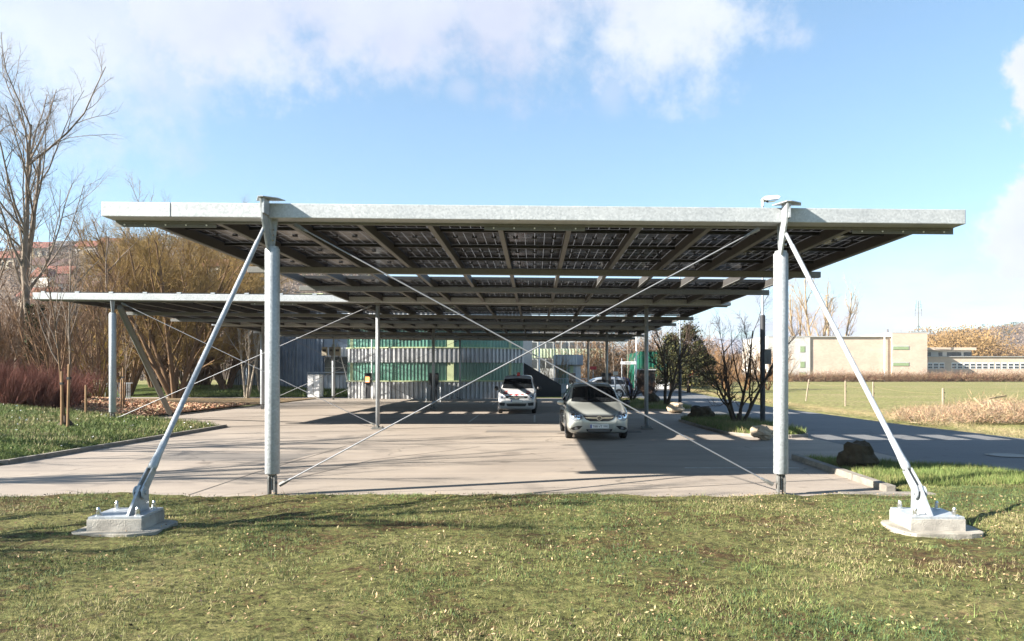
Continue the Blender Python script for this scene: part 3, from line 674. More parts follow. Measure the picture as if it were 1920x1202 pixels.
place(pale, gp(462, 56), 0, 1.0, 'pale barked bare tree just left of the thick front column', 'tree')
place(pale, gp(488, 62), 2, .9, 'pale barked bare tree mostly behind the thick front column', 'tree', copy=True)
# red dogwood
dog = make_tree('dogwood_shrub', 51, 1.95, .016, params(lev=3, kids=[7,5,4], start=[.1,.1,.1], ang=[(8,26),(12,36),(15,40)], len=[.62,.5,.5], up=[.05,.08,.07,.05], rmin=.0065, heavy=-1, sides=[3,3,3,3], seg=[4,3,2], rr=[.7,.7,.7]), ('bark_brown', 'twig_red'), 26, 30)
first = True; rng = random.Random(9)
for i in range(22):
    px = -40+i*9.6*1.0+rng.uniform(-6, 6) if i < 22 else 0; d = rng.uniform(27, 31.5)+max(0, (px-60))*.055
    place(dog, gp(px, d, -.05), rng.uniform(0, 6), rng.uniform(.85, 1.12), 'red stemmed dogwood in the thicket on the left lawn', 'shrub', 'red dogwoods on the left lawn', copy=not first, sz=rng.uniform(.85, 1.15)*(1 if px < 110 else .8)); first = False
# staked young trees
P_young = params(lev=4, kids=[9,5,4,3], start=[.36,.1,.1,.1], ang=[(14,34),(18,45),(20,45),(20,45)], up=[.01,.12,.08,.05,.03], rmin=.0055, len=[.5,.5,.5,.5], rr=[.5,.5,.6,.6], sides=[7,4,3,3], heavy=0)
yt = make_tree('young_tree', 61, 5.0, .04, P_young, ('bark_brown', 'twig_grey'))
def root_flare(t, hgt=.3, r=.3, mat='bark_dark'):
    mb = MB(); mb.tube([(0,0,-.05), (0,0,.02), (.01,0,hgt*.6), (0,0,hgt)], [r, r*.85, r*.35, .06], 11, cap=False); mb.build('root_mound', mat, t, local=True, smooth=True)
root_flare(yt); root_flare(yt, .1, .01) if False else None
place(yt, gp(123, 22.0), 0, 1, 'slender young bare tree tied between two stakes on the left lawn', 'tree')
place(yt, gp(233, 34), 2, .72, 'small young tree behind the left strutted column', 'tree', copy=True)
tall2 = make_tree('young_tree', 67, 6.8, .05, params(lev=4, kids=[11,6,4,3], start=[.3,.1,.1,.1], ang=[(20,42),(20,45),(20,45),(20,45)], up=[.01,.1,.08,.05,.03], rmin=.006, len=[.42,.5,.5,.5], sides=[7,4,3,3], heavy=0), ('bark_grey', 'twig_grey'))
place(tall2, gp(138, 31), 0, 1.02, 'thin forked bare tree standing just behind the staked one', 'tree')
def stake(px, d, h, lab, lean=0):
    c = gp(px, d); t = empty('tree_stake', c, lab, 'stake', 'wooden tree stakes'); mb = MB(); mb.tube([(c.x, c.y, c.z-.05), (c.x+lean*.5, c.y, c.z+h*.5), (c.x+lean, c.y, c.z+h-.03), (c.x+lean, c.y, c.z+h)], [.038, .038, .036, .028], 9); mb.build('post', 'stake', t)
    if h > 1.4: mb = MB(); mb.box((c.x+lean*.8-.045, c.y-.045, c.z+h*.76), (c.x+lean*.8+.045, c.y+.045, c.z+h*.80)); mb.build('tie_band', 'black', t)
stake(116, 21.8, 1.62, 'pale wooden stake left of the slender young tree'); stake(127, 21.6, 1.85, 'orange brown wooden stake right of the slender young tree', .04)
stake(227, 33, 1.35, 'short wooden stake just behind the left strutted column'); stake(231, 32.5, 1.9, 'taller wooden stake beside the left strutted column')
stake(161, 26, 1.0, 'thin lone stake in front of the red dogwood')
stake(1586, 44, 1.35, 'x') if False else None
# off-frame trees on the left whose branches throw streaks across the lawn and yard
P_off = params(lev=4, kids=[13,8,6,3], start=[.25,.15,.15,.1], rmin=.014, len=[.5,.5,.5,.5])
off = make_tree('bare_tree', 71, 9.5, .20, P_off, ('bark_grey', 'twig_grey'))
offs = [((-15.5, 5.0), .5, 1.0, 'bare tree beside the lawn, out of frame to the left'), ((-21, 9.5), 2.6, 1.15, 'bare tree by the yard edge, out of frame to the left'), ((-24, 14), 4.1, 1.2, 'broad bare tree on the far left lawn, out of frame')]
for i, ((x, y), rz, s, lab) in enumerate(offs):
    place(off, (x, y, gz(x, y)), rz, s, lab, 'tree', copy=i > 0)
# island trees: low, wide, many boughed
P_isl = params(lev=5, kids=[8,7,6,5], start=[.18,.15,.12,.12], ang=[(20,44),(22,46),(24,50),(22,55)], len=[.62,.56,.52,.5], up=[.05,.07,.06,.04,.02], wob=[.09,.13,.15,.18,.2], rmin=.005, rr=[.5,.48,.5,.55], sides=[7,5,4,3,3], taper=[.3,.3,.3,.2])
it = make_tree('bare_tree', 86, 3.3, .062, params(**{**P_isl, 'kids': [7,8,6,5], 'len': [.66,.56,.52,.5], 'ang': [(22,46),(24,48),(24,50),(22,55)]}), ('bark_dark', 'twig_dark'), 4, 40)
root_flare(it, .32, .17)
place(it, (X(1385, 26.5), 26.5, .12), .3, 1.12, 'wide dark bare tree on the near traffic island, beside the black lamp post', 'tree')
it2 = make_tree('bare_tree', 91, 4.2, .10, params(**{**P_isl, 'kids': [8,7,5,4], 'rmin': .007}), ('bark_dark', 'twig_dark'), 2, 26)
place(it2, (X(1247, 41), 41, .12), 1.0, 1.05, 'dark bare tree on the far traffic island, in front of the green hall', 'tree')
# low dark shrub at the silver car
sh = make_tree('bare_shrub', 95, 2.4, .03, P_shrub, ('twig_dark', 'twig_dark'), 14, 38)
place(sh, (X(1185, 48), 48, .1), 0, .95, 'dark bushy shrub hiding the tail of the silver parked car', 'shrub')
place(sh, (X(1215, 50), 50, .1), 2, .8, 'dark shrub on the far island, right of the bigger one', 'shrub', copy=True)
# brown and orange trees in the middle distance
MID = 'bare trees beyond the yard'
k = 0
for px, d, s in ((1150, 84, 1.0), (1178, 90, 1.1), (1205, 96, 1.0), (1235, 110, 1.15), (1262, 104, 1.0), (1135, 95, 1.0), (1105, 100, 1.0), (1080, 104, 1.1), (1050, 99, 1.0), (1225, 125, 1.3), (1180, 120, 1.3), (1330, 130, 1.2)):
    place(br2, gp(px, d), k*1.3, s*1.0, 'brown bare tree in the belt beyond the yard and parked cars', 'tree', MID, copy=True); k += 1
ora = make_tree('bare_shrub', 101, 5.0, .05, P_shrub, ('twig_orange', 'twig_orange'), 8, 30)
for i, (px, d, s, lab) in enumerate(((1035, 66, .72, 'orange brown shrub beside the small gatehouse'), (1362, 80, .95, 'orange bare shrub behind the near island tree'), (1400, 84, .9, 'orange bare shrub left of the black lamp post'), (1440, 86, 1.0, 'orange bare shrub just left of the thick right column'),
                                    (1128, 76, .8, 'orange brown shrub right of the gatehouse'), (1462, 90, .9, 'orange bare shrub directly behind the thick right column'))):
    place(ora, gp(px, d), i*1.1, s, lab, 'shrub', copy=i > 0)
# tall tan trees behind the school building
tan = make_tree('bare_tree', 111, 19, .32, params(lev=5, kids=[11,7,5,4], start=[.25,.15,.15,.15], ang=[(14,36),(18,42),(20,48),(20,50)], up=[.02,.08,.07,.05,.03], rmin=.03, len=[.48,.5,.5,.5]), ('twig_tan', 'twig_tan'), 2, 12)
for i, (px, d, s, lab) in enumerate(((1497, 205, 1.3, 'tall tan bare tree touching the right column'), (1530, 200, 1.45, 'tallest tan bare tree above the flat school roof'), (1567, 205, 1.3, 'broad tan bare tree under the pale right strut'))):
    place(tan, (X(px, d), d, 0), i*1.9, s, lab, 'tree', copy=i > 0)
# conifer
def conifer(loc, H, Rr, seed, lab, n=7000):
    rng = random.Random(seed); t = empty('yew_tree', loc, lab, 'tree'); mb = MB(); mb.tube([(0,0,-.1), (0,0,H*.5), (0,0,H*.95)], [.2, .12, .02], 8); 
    for i in range(26):
        a = rng.uniform(0, 6.28); h = rng.uniform(.15, .8)*H; L = Rr*(1-h/H)*1.0+.3; mb.tube([(0,0,h), (math.cos(a)*L*.6, math.sin(a)*L*.6, h+.15), (math.cos(a)*L, math.sin(a)*L, h+.35)], [.05, .03, .01], 4)
    mb.build('trunk', 'bark_dark', t, local=True)
    cl = []
    for i in range(95):
        h = rng.uniform(.1, 1)**.9*H; rr = Rr*min(1.0, (1-h/H)*1.5+.06)*math.sqrt(rng.uniform(.25, 1)); a = rng.uniform(0, 6.28); cl.append((rr*math.cos(a), rr*math.sin(a), h, rng.uniform(.35, .75)))
    lf = [MB(), MB()]
    for i in range(n):
        x, y, z, s = rng.choice(cl); c = Vector((x+rng.gauss(0, s*.5), y+rng.gauss(0, s*.5), z+rng.gauss(0, s*.38)))
        nn = Vector((rng.gauss(0,1), rng.gauss(0,1), rng.gauss(0,1))).normalized(); u = nn.orthogonal().normalized()*rng.uniform(.06, .16); v = nn.cross(u)*.6
        lf[0].add([c-u, c+v, c+u, c-v], [(0,1,2,3)], 0 if rng.random() < .7 else 1)
    lf[0].build('crown', ['conifer', 'olive_leaf'], t, local=True); return t
conifer((X(1291, 74), 74, 0), 6.6, 2.7, 7, 'dark green yew behind the far traffic island', 9000)
conifer((X(1258, 86), 86, 0), 6.3, 2.6, 9, 'olive green evergreen half behind the far island tree', 6000)

# ------------------------------------------------------------------ buildings
def glassmat(name, c, rough=.18, spec=.6):
    m, nt, b, o = newmat(name); v = geo(nt, (1, 1, .6)); n_ = noise(nt, v, .5, 4)
    nt.links.new(ramp(nt, n_, [(.3, [x*.75 for x in c]), (.7, [min(1, x*1.3) for x in c])]), b.inputs['Base Color'])
    b.inputs['Roughness'].default_value = rough; b.inputs['Specular IOR Level'].default_value = spec; M[name] = m
glassmat('uglass', (.10, .22, .175), .2); glassmat('darkglass', (.02, .025, .03), .06); glassmat('windowdark', (.05, .055, .06), .1)
M['corr_white'] = plain('corrugated_pale', (.60, .61, .62), .45, .3, .22, 1.1, .5, 0, True)
M['corr_blue'] = plain('corrugated_blue', (.27, .33, .41), .5, .25, .2, .8, .5, 0, True)
M['corr_grey'] = plain('corrugated_grey', (.42, .44, .46), .5, .3, .06, 1, .5, 0, True)
M['mint'] = plain('mint_frame', (.50, .56, .32), .5, 0, .04)
M['cream'] = plain('cream_render', (.66, .62, .50), .8, 0, .05, .6, .3, 0, True)
M['pale_roof'] = plain('pale_roof', (.55, .55, .54), .7)
M['sandstone'] = None
def brickmat(name, a, b_, mortar, sc):
    m, nt, b, o = newmat(name); tcn = N(nt, 'ShaderNodeTexCoord'); mp = N(nt, 'ShaderNodeMapping'); mp.inputs['Rotation'].default_value = (R(90), 0, 0)
    nt.links.new(tcn.outputs['Object'], mp.inputs[0]); br_ = N(nt, 'ShaderNodeTexBrick'); nt.links.new(mp.outputs[0], br_.inputs['Vector'])
    br_.inputs['Color1'].default_value = (*a, 1); br_.inputs['Color2'].default_value = (*b_, 1); br_.inputs['Mortar'].default_value = (*mortar, 1); br_.inputs['Scale'].default_value = sc; br_.inputs['Mortar Size'].default_value = .012
    n_ = ramp(nt, noise(nt, tcn.outputs['Object'], .35, 5), [(.3, .88), (.7, 1.08)])
    nt.links.new(mixc(nt, 1, br_.outputs[0], n_, 'MULTIPLY'), b.inputs['Base Color']); b.inputs['Roughness'].default_value = .9; M[name] = m
brickmat('sandstone', (.56, .44, .345), (.50, .39, .305), (.52, .44, .36), .9)
def corrugated(mb, pts, z0, z1, pitch=.34, depth=.13, mi=0):
    """standing trapezoid profile along a polyline"""
    prof = []
    for a, b in zip(pts[:-1], pts[1:]):
        a = Vector(a); b = Vector(b); L = (b-a).length; t = (b-a)/L; nrm = Vector((t.y, -t.x)); n = max(1, round(L/pitch))
        for i in range(n):
            s = L/n
            for f, o in ((0, 0), (.42, 0), (.52, 1), (.90, 1)): prof.append(a+t*(i+f)*s+nrm*depth*o)
    prof.append(Vector(pts[-1]))
    n = len(prof)
    mb.add([(p.x, p.y, z) for z in (z0, z1) for p in prof], [(i, i+1, n+i+1, n+i) for i in range(n-1)], mi)
def wallstrip(mb, pts, z0, z1, off=0, mi=0, th=.12):
    q = []
    for i, p in enumerate(pts):
        a = Vector(pts[max(0, i-1)]); b = Vector(pts[min(len(pts)-1, i+1)]); t = (b-a).normalized(); q.append(Vector(p)+Vector((t.y, -t.x))*off)
    for a, b in zip(q[:-1], q[1:]):
        t = (b-a).normalized(); nn = Vector((-t.y, t.x))*th
        mb.hexa([(a.x, a.y, z0), (b.x, b.y, z0), (b.x+nn.x, b.y+nn.y, z0), (a.x+nn.x, a.y+nn.y, z0), (a.x, a.y, z1), (b.x, b.y, z1), (b.x+nn.x, b.y+nn.y, z1), (a.x+nn.x, a.y+nn.y, z1)], mi)
# curved green glazed hall
hp = [(X(652, 57.2), 57.2), (-12.6, 56.3), (-10.4, 55.8), (-8, 55.6), (-5.6, 55.9), (-3.4, 56.7), (X(981, 58.2), 58.2)]
t = empty('glazed_hall', (-7.5, 60, 0), 'curved hall with bands of green glass and pale corrugated metal', 'building')
inner = [(x, y+.25) for x, y in hp]
mb = MB(); mb.prism(inner+[(-.3, 80), (-15, 80)], 2, -.05, 8.0); mb.build('core_wall', 'corr_grey', t)
for z0, z1 in ((0, 1.27), (2.72, 3.78), (5.9, 8.1)):
    mb = MB(); corrugated(mb, hp, z0, z1); mb.build('cladding_band', 'corr_white', t)
    mb = MB(); wallstrip(mb, hp, z1, z1+.09, .16, th=.2); mb.build('coping', 'mint', t)
tot = [(Vector(a), Vector(b)) for a, b in zip(hp[:-1], hp[1:])]
def winband(z0, z1):
    mb = MB(); wallstrip(mb, hp, z0, z1, -.03, th=.05); g = mb.build('glass_band', 'uglass', t)
    mb = MB()
    for a, b in tot:
        L = (b-a).length; n = round(L/.27); tt = (b-a)/L; rz = math.atan2(tt.y, tt.x)
        for i in range(n): c = a+(b-a)*(i/n); mb.obox((c.x, c.y+.0, (z0+z1)/2), (.022, .06, z1-z0), rz)
    mb.build('glazing_bars', 'uglass_bar', g)
    for px in (655, 710, 846, 955):
        xx = X(px, 56.3)
        for a, b in tot:
            if a.x <= xx <= b.x:
                c = a+(b-a)*((xx-a.x)/(b.x-a.x)); mb = MB(); w_ = .5 if px in (846,) else .22
                mb.box((c.x-w_/2, c.y-.05, z0+.002), (c.x+w_/2, c.y+.1, z1-.002)); mb.build('mullion', 'mint', t)
M['uglass_bar'] = plain('glass_bar', (.25, .42, .34), .3)
winband(1.361, 2.719); winband(3.871, 5.899)
mb = MB(); mb.prism([(-14, 60), (-1, 60), (-1, 78), (-14, 78)], 2, 8.0, 9.6); mb.build('roof_storey', 'cream', t)
# blue grey corrugated wing
t = empty('metal_clad_hall', (-18, 66, .7), 'blue grey corrugated metal hall left of the green glazing', 'building')
bp = [(X(436, 70), 70), (X(500, 66), 66), (X(560, 64.5), 64.5), (X(607, 64), 64)]
mb = MB(); corrugated(mb, bp, .4, 8.4, .42, .11); mb.build('cladding', 'corr_blue', t)
mb = MB(); mb.prism([(x, y+.2) for x, y in bp]+[(-14.2, 64.2), (-14.2, 84), (-26, 84)], 2, 0, 8.3); mb.build('core_wall', 'corr_grey', t)
mb = MB(); wallstrip(mb, bp, 8.4, 8.75, .2, th=.5); mb.build('roof_edge', 'mint', t)
mb = MB(); mb.box((X(608, 64), 63.9, .4), (-14.3, 64.1, 8.3)); mb.build('recess_wall', 'corr_blue', t)
mb = MB(); corrugated(mb, [(X(608, 63.8), 63.8), (-14.4, 63.8)], 3.3, 4.1, .34, .08); corrugated(mb, [(X(608, 63.8), 63.8), (-14.4, 63.8)], .5, 1.75, .34, .08); mb.build('cladding_band', 'corr_white', t)
mb = MB(); mb.box((X(609, 63.8), 63.72, 1.85), (-14.45, 63.85, 3.25)); g = mb.build('window', 'darkglass', t)
mb = MB()
for z in (1.8, 2.35, 3.26): mb.box((X(609, 63.7), 63.66, z), (-14.5, 63.74, z+.07))
mb.build('window_frame', 'galv_dark', g)
# sloped dark ramp wall between the hall and the gatehouse, fence beside it
t = empty('ramp_wall', (X(1010, 62), 62, 0), 'dark sloping ramp wall right of the glazed hall', 'wall')
mb = MB(); mb.prism([(X(981, 60), 0), (X(1052, 60), 0), (X(1052, 60), Z(722, 60)), (X(982, 60), Z(680, 60))], 1, 59.5, 61.5); mb.build('wall', 'wall_dark', t) if False else None
M['wall_dark'] = plain('wall_dark', (.03, .032, .036), .8)
mb.build('wall', 'wall_dark', t)
t = empty('picket_fence', (X(1040, 64), 64, 0), 'grey vertical bar fence in front of the gatehouse', 'fence')
mb = MB()
for i in range(34): x = X(1000, 63)+i*.135; mb.box((x-.016, 62.98, .05), (x+.016, 63.02, 1.5))
for z in (.2, 1.42): mb.box((X(1000, 63)-.1, 63.021, z), (X(1000, 63)+34*.135, 63.05, z+.05))
mb.build('bars', 'galv', t)
# gatehouse
t = empty('gatehouse', (X(1080, 72), 72, 0), 'small gatehouse with a rounded corrugated fascia and big windows', 'building')
gp_ = [(X(1046, 72), 72), (X(1080, 72), 71.8), (X(1085, 72), 72.1)]
mb = MB(); corrugated(mb, [(X(1040, 72), 72), (X(1082, 72), 72)], Z(684, 72), Z(666, 72), .3, .08); mb.build('fascia', 'corr_white', t)
mb = MB(); mb.prism([(X(1040, 72), 72.12), (X(1082, 72), 72.12), (X(1094, 73), 73.5), (X(1094, 73), 78), (X(1040, 72), 78)], 2, Z(684, 72), Z(665, 72)); mb.build('roof', 'corr_blue', t)
mb = MB(); mb.prism([(X(1044, 72), 72.5), (X(1080, 72), 72.5), (X(1090, 73), 73.8), (X(1090, 73), 78), (X(1044, 72), 78)], 2, 0, Z(684, 72)-.01); mb.build('wall', 'pale_roof', t)
for a, b in ((1047, 1056), (1058, 1067), (1069, 1075)):
    mb = MB(); mb.box((X(a, 72.4), 72.40, .9), (X(b, 72.4), 72.49, Z(685, 72.4))); mb.build('window', 'uglass' if a < 1069 else 'mint', t)
t = empty('office_block', (X(1055, 118), 118, 0), 'long low office block with a pale green band behind the gatehouse', 'building')
y = 118; x0, x1 = X(975, y), X(1137, y)
mb = MB(); mb.box((x0, y, -.1), (x1, y+14, 9)); mb.build('wall', 'pale_roof', t)
mb = MB(); corrugated(mb, [(x0, y-.05), (x1, y-.05)], Z(671, y), Z(654, y), .5, .1); mb.build('green_band', 'palegreen', t) if False else None
M['palegreen'] = plain('pale_green', (.55, .62, .45), .7); mb.build('green_band', 'palegreen', t)
for i in range(11):
    a = x0+.4+i*(x1-x0)/11; mb = MB(); mb.box((a, y-.06, Z(653, y)), (a+.9, y-.004, Z(642, y))); mb.build('window', 'windowdark', t)
for i in range(11):
    a = x0+.4+i*(x1-x0)/11; mb = MB(); mb.box((a, y-.06, Z(690, y)), (a+.9, y-.004, Z(674, y))); mb.build('window', 'windowdark', t)
mb = MB(); mb.box((x0-.2, y-.3, 9.0), (x1+.2, y+14.2, 9.3)); mb.build('roof', 'pale_roof', t)
# green hall beyond the yard
t = empty('green_hall', (X(1228, 92), 92, 0), 'bright green box shaped hall with a red and white band', 'building')
M['green_sheet'] = plain('green_sheet', (.006, .105, .066), .7, 0, .1, 1, .2, 0, True)
y = 92
mb = MB(); corrugated(mb, [(X(1198, y), y), (X(1256, y), y)], Z(709, y), Z(659, y), .5, .06); mb.build('cladding', 'green_sheet', t)
mb = MB(); mb.box((X(1198, y), y+.15, 0), (X(1256, y), y+12, Z(660, y))); mb.build('core_wall', 'green_sheet', t)
mb = MB(); mb.box((X(1199, y), y-.01, -.05), (X(1260, y), y+.14, Z(709.2, y))); mb.build('plinth_band', 'white', t)
mb = MB()
for i in range(8): a = X(1236, y)+i*.2; mb.box((a, y-.03, Z(712, y)), (a+.11, y-.012, Z(710, y)))
mb.build('red_lettering_strip', 'red', t)
t = empty('storage_shed', (X(1214, 78), 78, 0), 'dark brown shed in front of the green hall', 'shed')
mb = MB(); mb.box((X(1199, 78), 78, -.05), (X(1228, 78), 81, Z(694, 78))); mb.build('wall', 'shed_dark', t) if False else None
M['shed_dark'] = plain('shed_dark', (.05, .045, .035), .8, 0, .3, 2); mb.build('wall', 'shed_dark', t)
mb = MB(); mb.box((X(1199, 78)-.1, 77.85, Z(694, 78)), (X(1228, 78)+.1, 81.1, Z(692, 78))); mb.build('roof', 'pale_roof', t)
# white house far down the road
t = empty('white_house', (X(1310, 150), 150, 0), 'white house with a dark grey door at the end of the road', 'building')
y = 150; mb = MB(); mb.box((X(1274, y), y, -.1), (X(1344, y), y+10, Z(684, y))); mb.build('wall', 'white', t)
mb = MB(); mb.prism([(y-.4, Z(684, y)), (y+10.4, Z(684, y)), (y+5, Z(670, y))], 0, X(1272, y), X(1346, y)); mb.build('roof', 'tile_grey', t) if False else None
M['tile_grey'] = plain('tile_grey', (.16, .15, .15), .8); M['tile_red'] = plain('tile_red', (.25, .095, .065), .8, 0, .25, .6, .3, 0, True); M['tile_brown'] = plain('tile_brown', (.13, .075, .06), .8, 0, .25, .6, .3, 0, True)
M['render_white'] = plain('render_white', (.72, .69, .63), .8, 0, .06); M['render_cream'] = plain('render_cream', (.60, .53, .40), .8, 0, .06)
mb.build('roof', 'tile_grey', t)
mb = MB(); mb.box((X(1302, y), y-.08, -.05), (X(1310, y), y-.003, Z(701, y))); mb.build('door', 'tile_grey', t)
for a in (1282, 1290, 1322, 1332): mb = MB(); mb.box((X(a, y), y-.06, Z(700, y)), (X(a+4, y), y-.003, Z(693, y))); mb.build('window', 'windowdark', t)
# school buildings behind the meadow
y = 178
t = empty('school_building', (X(1610, y), y, 0), 'big flat roofed sandstone coloured school building behind the meadow', 'building')
mb = MB(); mb.box((X(1440, y), y, -.2), (X(1519, y), y+22, Z(632, y))); mb.build('stair_wing', 'render_white', t)
mb = MB(); mb.box((X(1519.1, y), y+.3, -.2), (X(1671, y), y+22, Z(631, y))); mb.build('wall', 'sandstone', t)
mb = MB(); mb.box((X(1671.1, y), y-.4, -.2), (X(1737, y), y+22, Z(625, y))); mb.build('gym_wall', 'sandstone', t)
for a, b, c in ((1440, 1671, 631.5), (1671, 1737.5, 624.5)):
    mb = MB(); mb.box((X(a, y)-.02, y-.43 if a > 1500 else y-.06, Z(c+.4, y)), (X(b, y)+.05, y+22.2, Z(c-1.2, y))); mb.build('parapet', 'pale_roof', t)
M['bright_panel'] = plain('green_blind', (.34, .44, .24), .6)
for a, b, c, d in [(1499, 1509, 648, 660), (1499, 1509, 677, 689), (1497, 1511, 697, 706)]:
    mb = MB(); mb.box((X(a, y), y-.06, Z(d, y)), (X(b, y), y-.004, Z(c, y))); f = mb.build('window', 'pale_roof', t)
    mb = MB(); mb.box((X(a+1.5, y), y-.09, Z(d, y)), (X(b, y)-.05, y-.061, Z(c+1.5, y))); mb.build('pane', 'bright_panel', f)
for a, b, c, d in [(1670.5, 1703, 648.5, 655.5), (1670.5, 1703, 679, 686)]:
    a = max(a, 1672); mb = MB(); mb.box((X(a, y), y-.46, Z(d, y)), (X(b, y), y-.403, Z(c, y))); f = mb.build('window', 'pale_roof', t)
    mb = MB(); mb.box((X(a+1, y), y-.49, Z(d, y)), (X(b-1, y), y-.461, Z(c+1.5, y))); mb.build('pane', 'bright_panel', f)
mb = MB(); mb.tube([(X(1658, y), y-.2, 0), (X(1658, y), y-.2, Z(631, y))], .16, 8); mb.build('downpipe', 'white', t)
mb = MB(); mb.tube([(X(1675.5, y), y+3, Z(625, y)), (X(1675.5, y), y+3, Z(616, y))], .2, 8); mb.build('chimney', 'tile_grey', t)
t = empty('radio_mast', (X(1722, y+6), y+6, Z(625, y+6)), 'thin lattice radio mast on the school roof', 'mast')
c = t.location; mb = MB(); mb.tube([(c.x, c.y, c.z), (c.x, c.y, c.z+8.0)], [.14, .09], 6)
for z, w_ in ((5.0, .8), (6.3, .7), (7.2, .5)):
    for s in (-1, 1): mb.tube([(c.x, c.y, c.z+z), (c.x+s*w_, c.y, c.z+z)], .03, 4); mb.tube([(c.x+s*w_, c.y, c.z+z-.8), (c.x+s*w_, c.y, c.z+z+.9)], .05, 5)
mb.build('pole', 'galv_dark', t)
mb = MB()
for q in range(3): a = q*2.1; mb.tube([(c.x+1.5*math.cos(a), c.y+1.5*math.sin(a), c.z+.1), (c.x, c.y, c.z+2)], .06, 5)
mb.tube([(c.x-1.7, c.y, c.z+.25), (c.x+1.7, c.y, c.z+.25)], .12, 6); mb.build('tripod', 'galv_dark', t)
y = 186
t = empty('school_annex', (X(1840, y), y, 0), 'low school annex with a row of white framed windows', 'building')
mb = MB(); mb.box((X(1737.5, y), y, -.2), (X(2050, y), y+14, Z(669, y))); mb.build('wall', 'sandstone', t)
mb = MB(); mb.box((X(1737.5, y), y-.3, Z(669, y)), (X(2052, y), y+14.2, Z(668, y))); mb.build('roof_edge', 'pale_roof', t)
mb = MB(); mb.box((X(1740, y), y+3, Z(669, y)+.15), (X(1834, y), y+12, Z(656, y))); mb.build('upper_wall', 'render_white', t)
mb = MB(); mb.box((X(1737.6, y), y+1.6, Z(656, y)), (X(1838, y), y+13, Z(651, y))); mb.build('upper_roof', 'sandstone', t)
for a, b in ((1742, 1757), (1772, 1779), (1788, 1815), (1820, 1835)): mb = MB(); mb.box((X(a, y), y+2.9, Z(668, y)), (X(b, y), y+2.99, Z(660, y))); mb.build('window', 'windowdark', t)
for i, px in enumerate([1739, 1750, 1761, 1784, 1795, 1807, 1819, 1830.5, 1842, 1854, 1866, 1878, 1890, 1901, 1913, 1925, 1937]):
    mb = MB(); mb.box((X(px, y), y-.05, Z(692, y)), (X(px+9.5, y), y-.004, Z(680, y))); f = mb.build('window', 'white', t)
    mb = MB()
    for u in (0, 1):
        for v in (0, 1): mb.box((X(px+1+u*4, y), y-.08, Z(691-v*5.3, y)), (X(px+4.6+u*4, y), y-.051, Z(687-v*5.3, y)))
    mb.build('pane', 'windowdark', f)
# ------------------------------------------------------------------ hills with woods
def hill(name, x0, x1, y0, y1, nx, ny, hf, mat='tan'):
    sheet(name, [x0+(x1-x0)*i/nx for i in range(nx+1)], [y0+(y1-y0)*i/ny for i in range(ny+1)], hf, mat)
def hz_right(x, y):
    dx = x-X(1920, 900); r = max(0, Z(600, 900)-15+(dx*.04 if dx > 0 else dx*.105))
    return -1+sstep(560, 900, y)*(r+4*mnoise.noise(Vector((x/90, y/90, 0))))*(1 if True else 0)
hill('hill', 60, 1700, 480, 1250, 60, 26, lambda x, y: hz_right(x, y)*(1-sstep(1000, 1250, y)*.4), 'hill_floor') if False else None
M['hill_floor'] = plain('hill_floor', (.17, .13, .095), .95, 0, .3, .02, .1, 0, True)
hill('hill', 60, 1700, 480, 1250, 60, 26, hz_right, 'hill_floor')
def hz_left(x, y):
    px = X(0, 1)*0
    top = 52+5*mnoise.noise(Vector((x/70, .3, 0))) + 13*math.exp(-((x+178)/60)**2)
    return -1+sstep(110, 380, y)*top*(1-.9*sstep(-120, 40, x))
hill('hillside', -700, 160, 100, 620, 60, 40, hz_left, 'hill_floor')
def woods(name, pts, mats, seed, hgt, clump=26, leaf=(.5, 1.1)):
    rng = np.random.default_rng(seed); V = []; Mi = []
    for (x, y, z, s, mi) in pts:
        n = clump; c = np.clip(rng.normal(0, 1, (n, 3)), -1.7, 1.7)*np.array([.30, .30, .26])*hgt*s+np.array([x, y, z+hgt*s*.55])
        u = rng.normal(0, 1, (n, 3)); u /= np.linalg.norm(u, axis=1)[:, None]; v = np.cross(u, rng.normal(0, 1, (n, 3))); v /= np.linalg.norm(v, axis=1)[:, None]
        k = rng.uniform(leaf[0], leaf[1], (n, 1))*s; V.append(np.stack([c-u*k, c+v*k*.8, c+u*k], 1).reshape(-1, 3)); Mi += [mi]*n
    V = np.concatenate(V); F = np.arange(len(V)).reshape(-1, 3)
    return tag(quickmesh(name, V, F, mats, np.array(Mi)), kind='stuff')
rng = random.Random(3); pts = []
M['wood_brown'] = plain('wood_brown', (.22, .155, .115), .9, 0, .3, .02, .1, 0, True); M['wood_grey'] = plain('wood_grey', (.27, .215, .18), .9, 0, .3, .02, .1, 0, True); M['wood_green'] = plain('wood_green', (.07, .085, .035), .9, 0, .3, .02, .1, 0, True)
M['wood_gold'] = plain('wood_gold', (.34, .22, .10), .9, 0, .2, .1, .1, 0, True)
for i in range(4200):
    x = rng.uniform(180, 1000); y = rng.uniform(620, 960); pts.append((x, y, hz_right(x, y), rng.uniform(.7, 1.2), (2 if rng.random() < .07+.35*(mnoise.noise(Vector((x/60, y/60, 2))) > .35) else rng.choice((0, 1)))))
woods('hill_woods', pts, ['wood_brown', 'wood_grey', 'wood_green'], 1, 11, 110, (.5, 1.15))
pts = []
for i in range(3200):
    x = rng.uniform(-420, -62); y = rng.uniform(120, 430); g = .55 if y > 330 and x > -260 else .08
    pts.append((x, y, hz_left(x, y), rng.uniform(.6, 1.1)*(1.3 if y > 360 else .8), 2 if rng.random() < g else rng.choice((0, 0, 1))))
woods('hillside_woods', pts, ['wood_brown', 'wood_grey', 'wood_green'], 2, 6, 60, (.35, .8))
pts = []
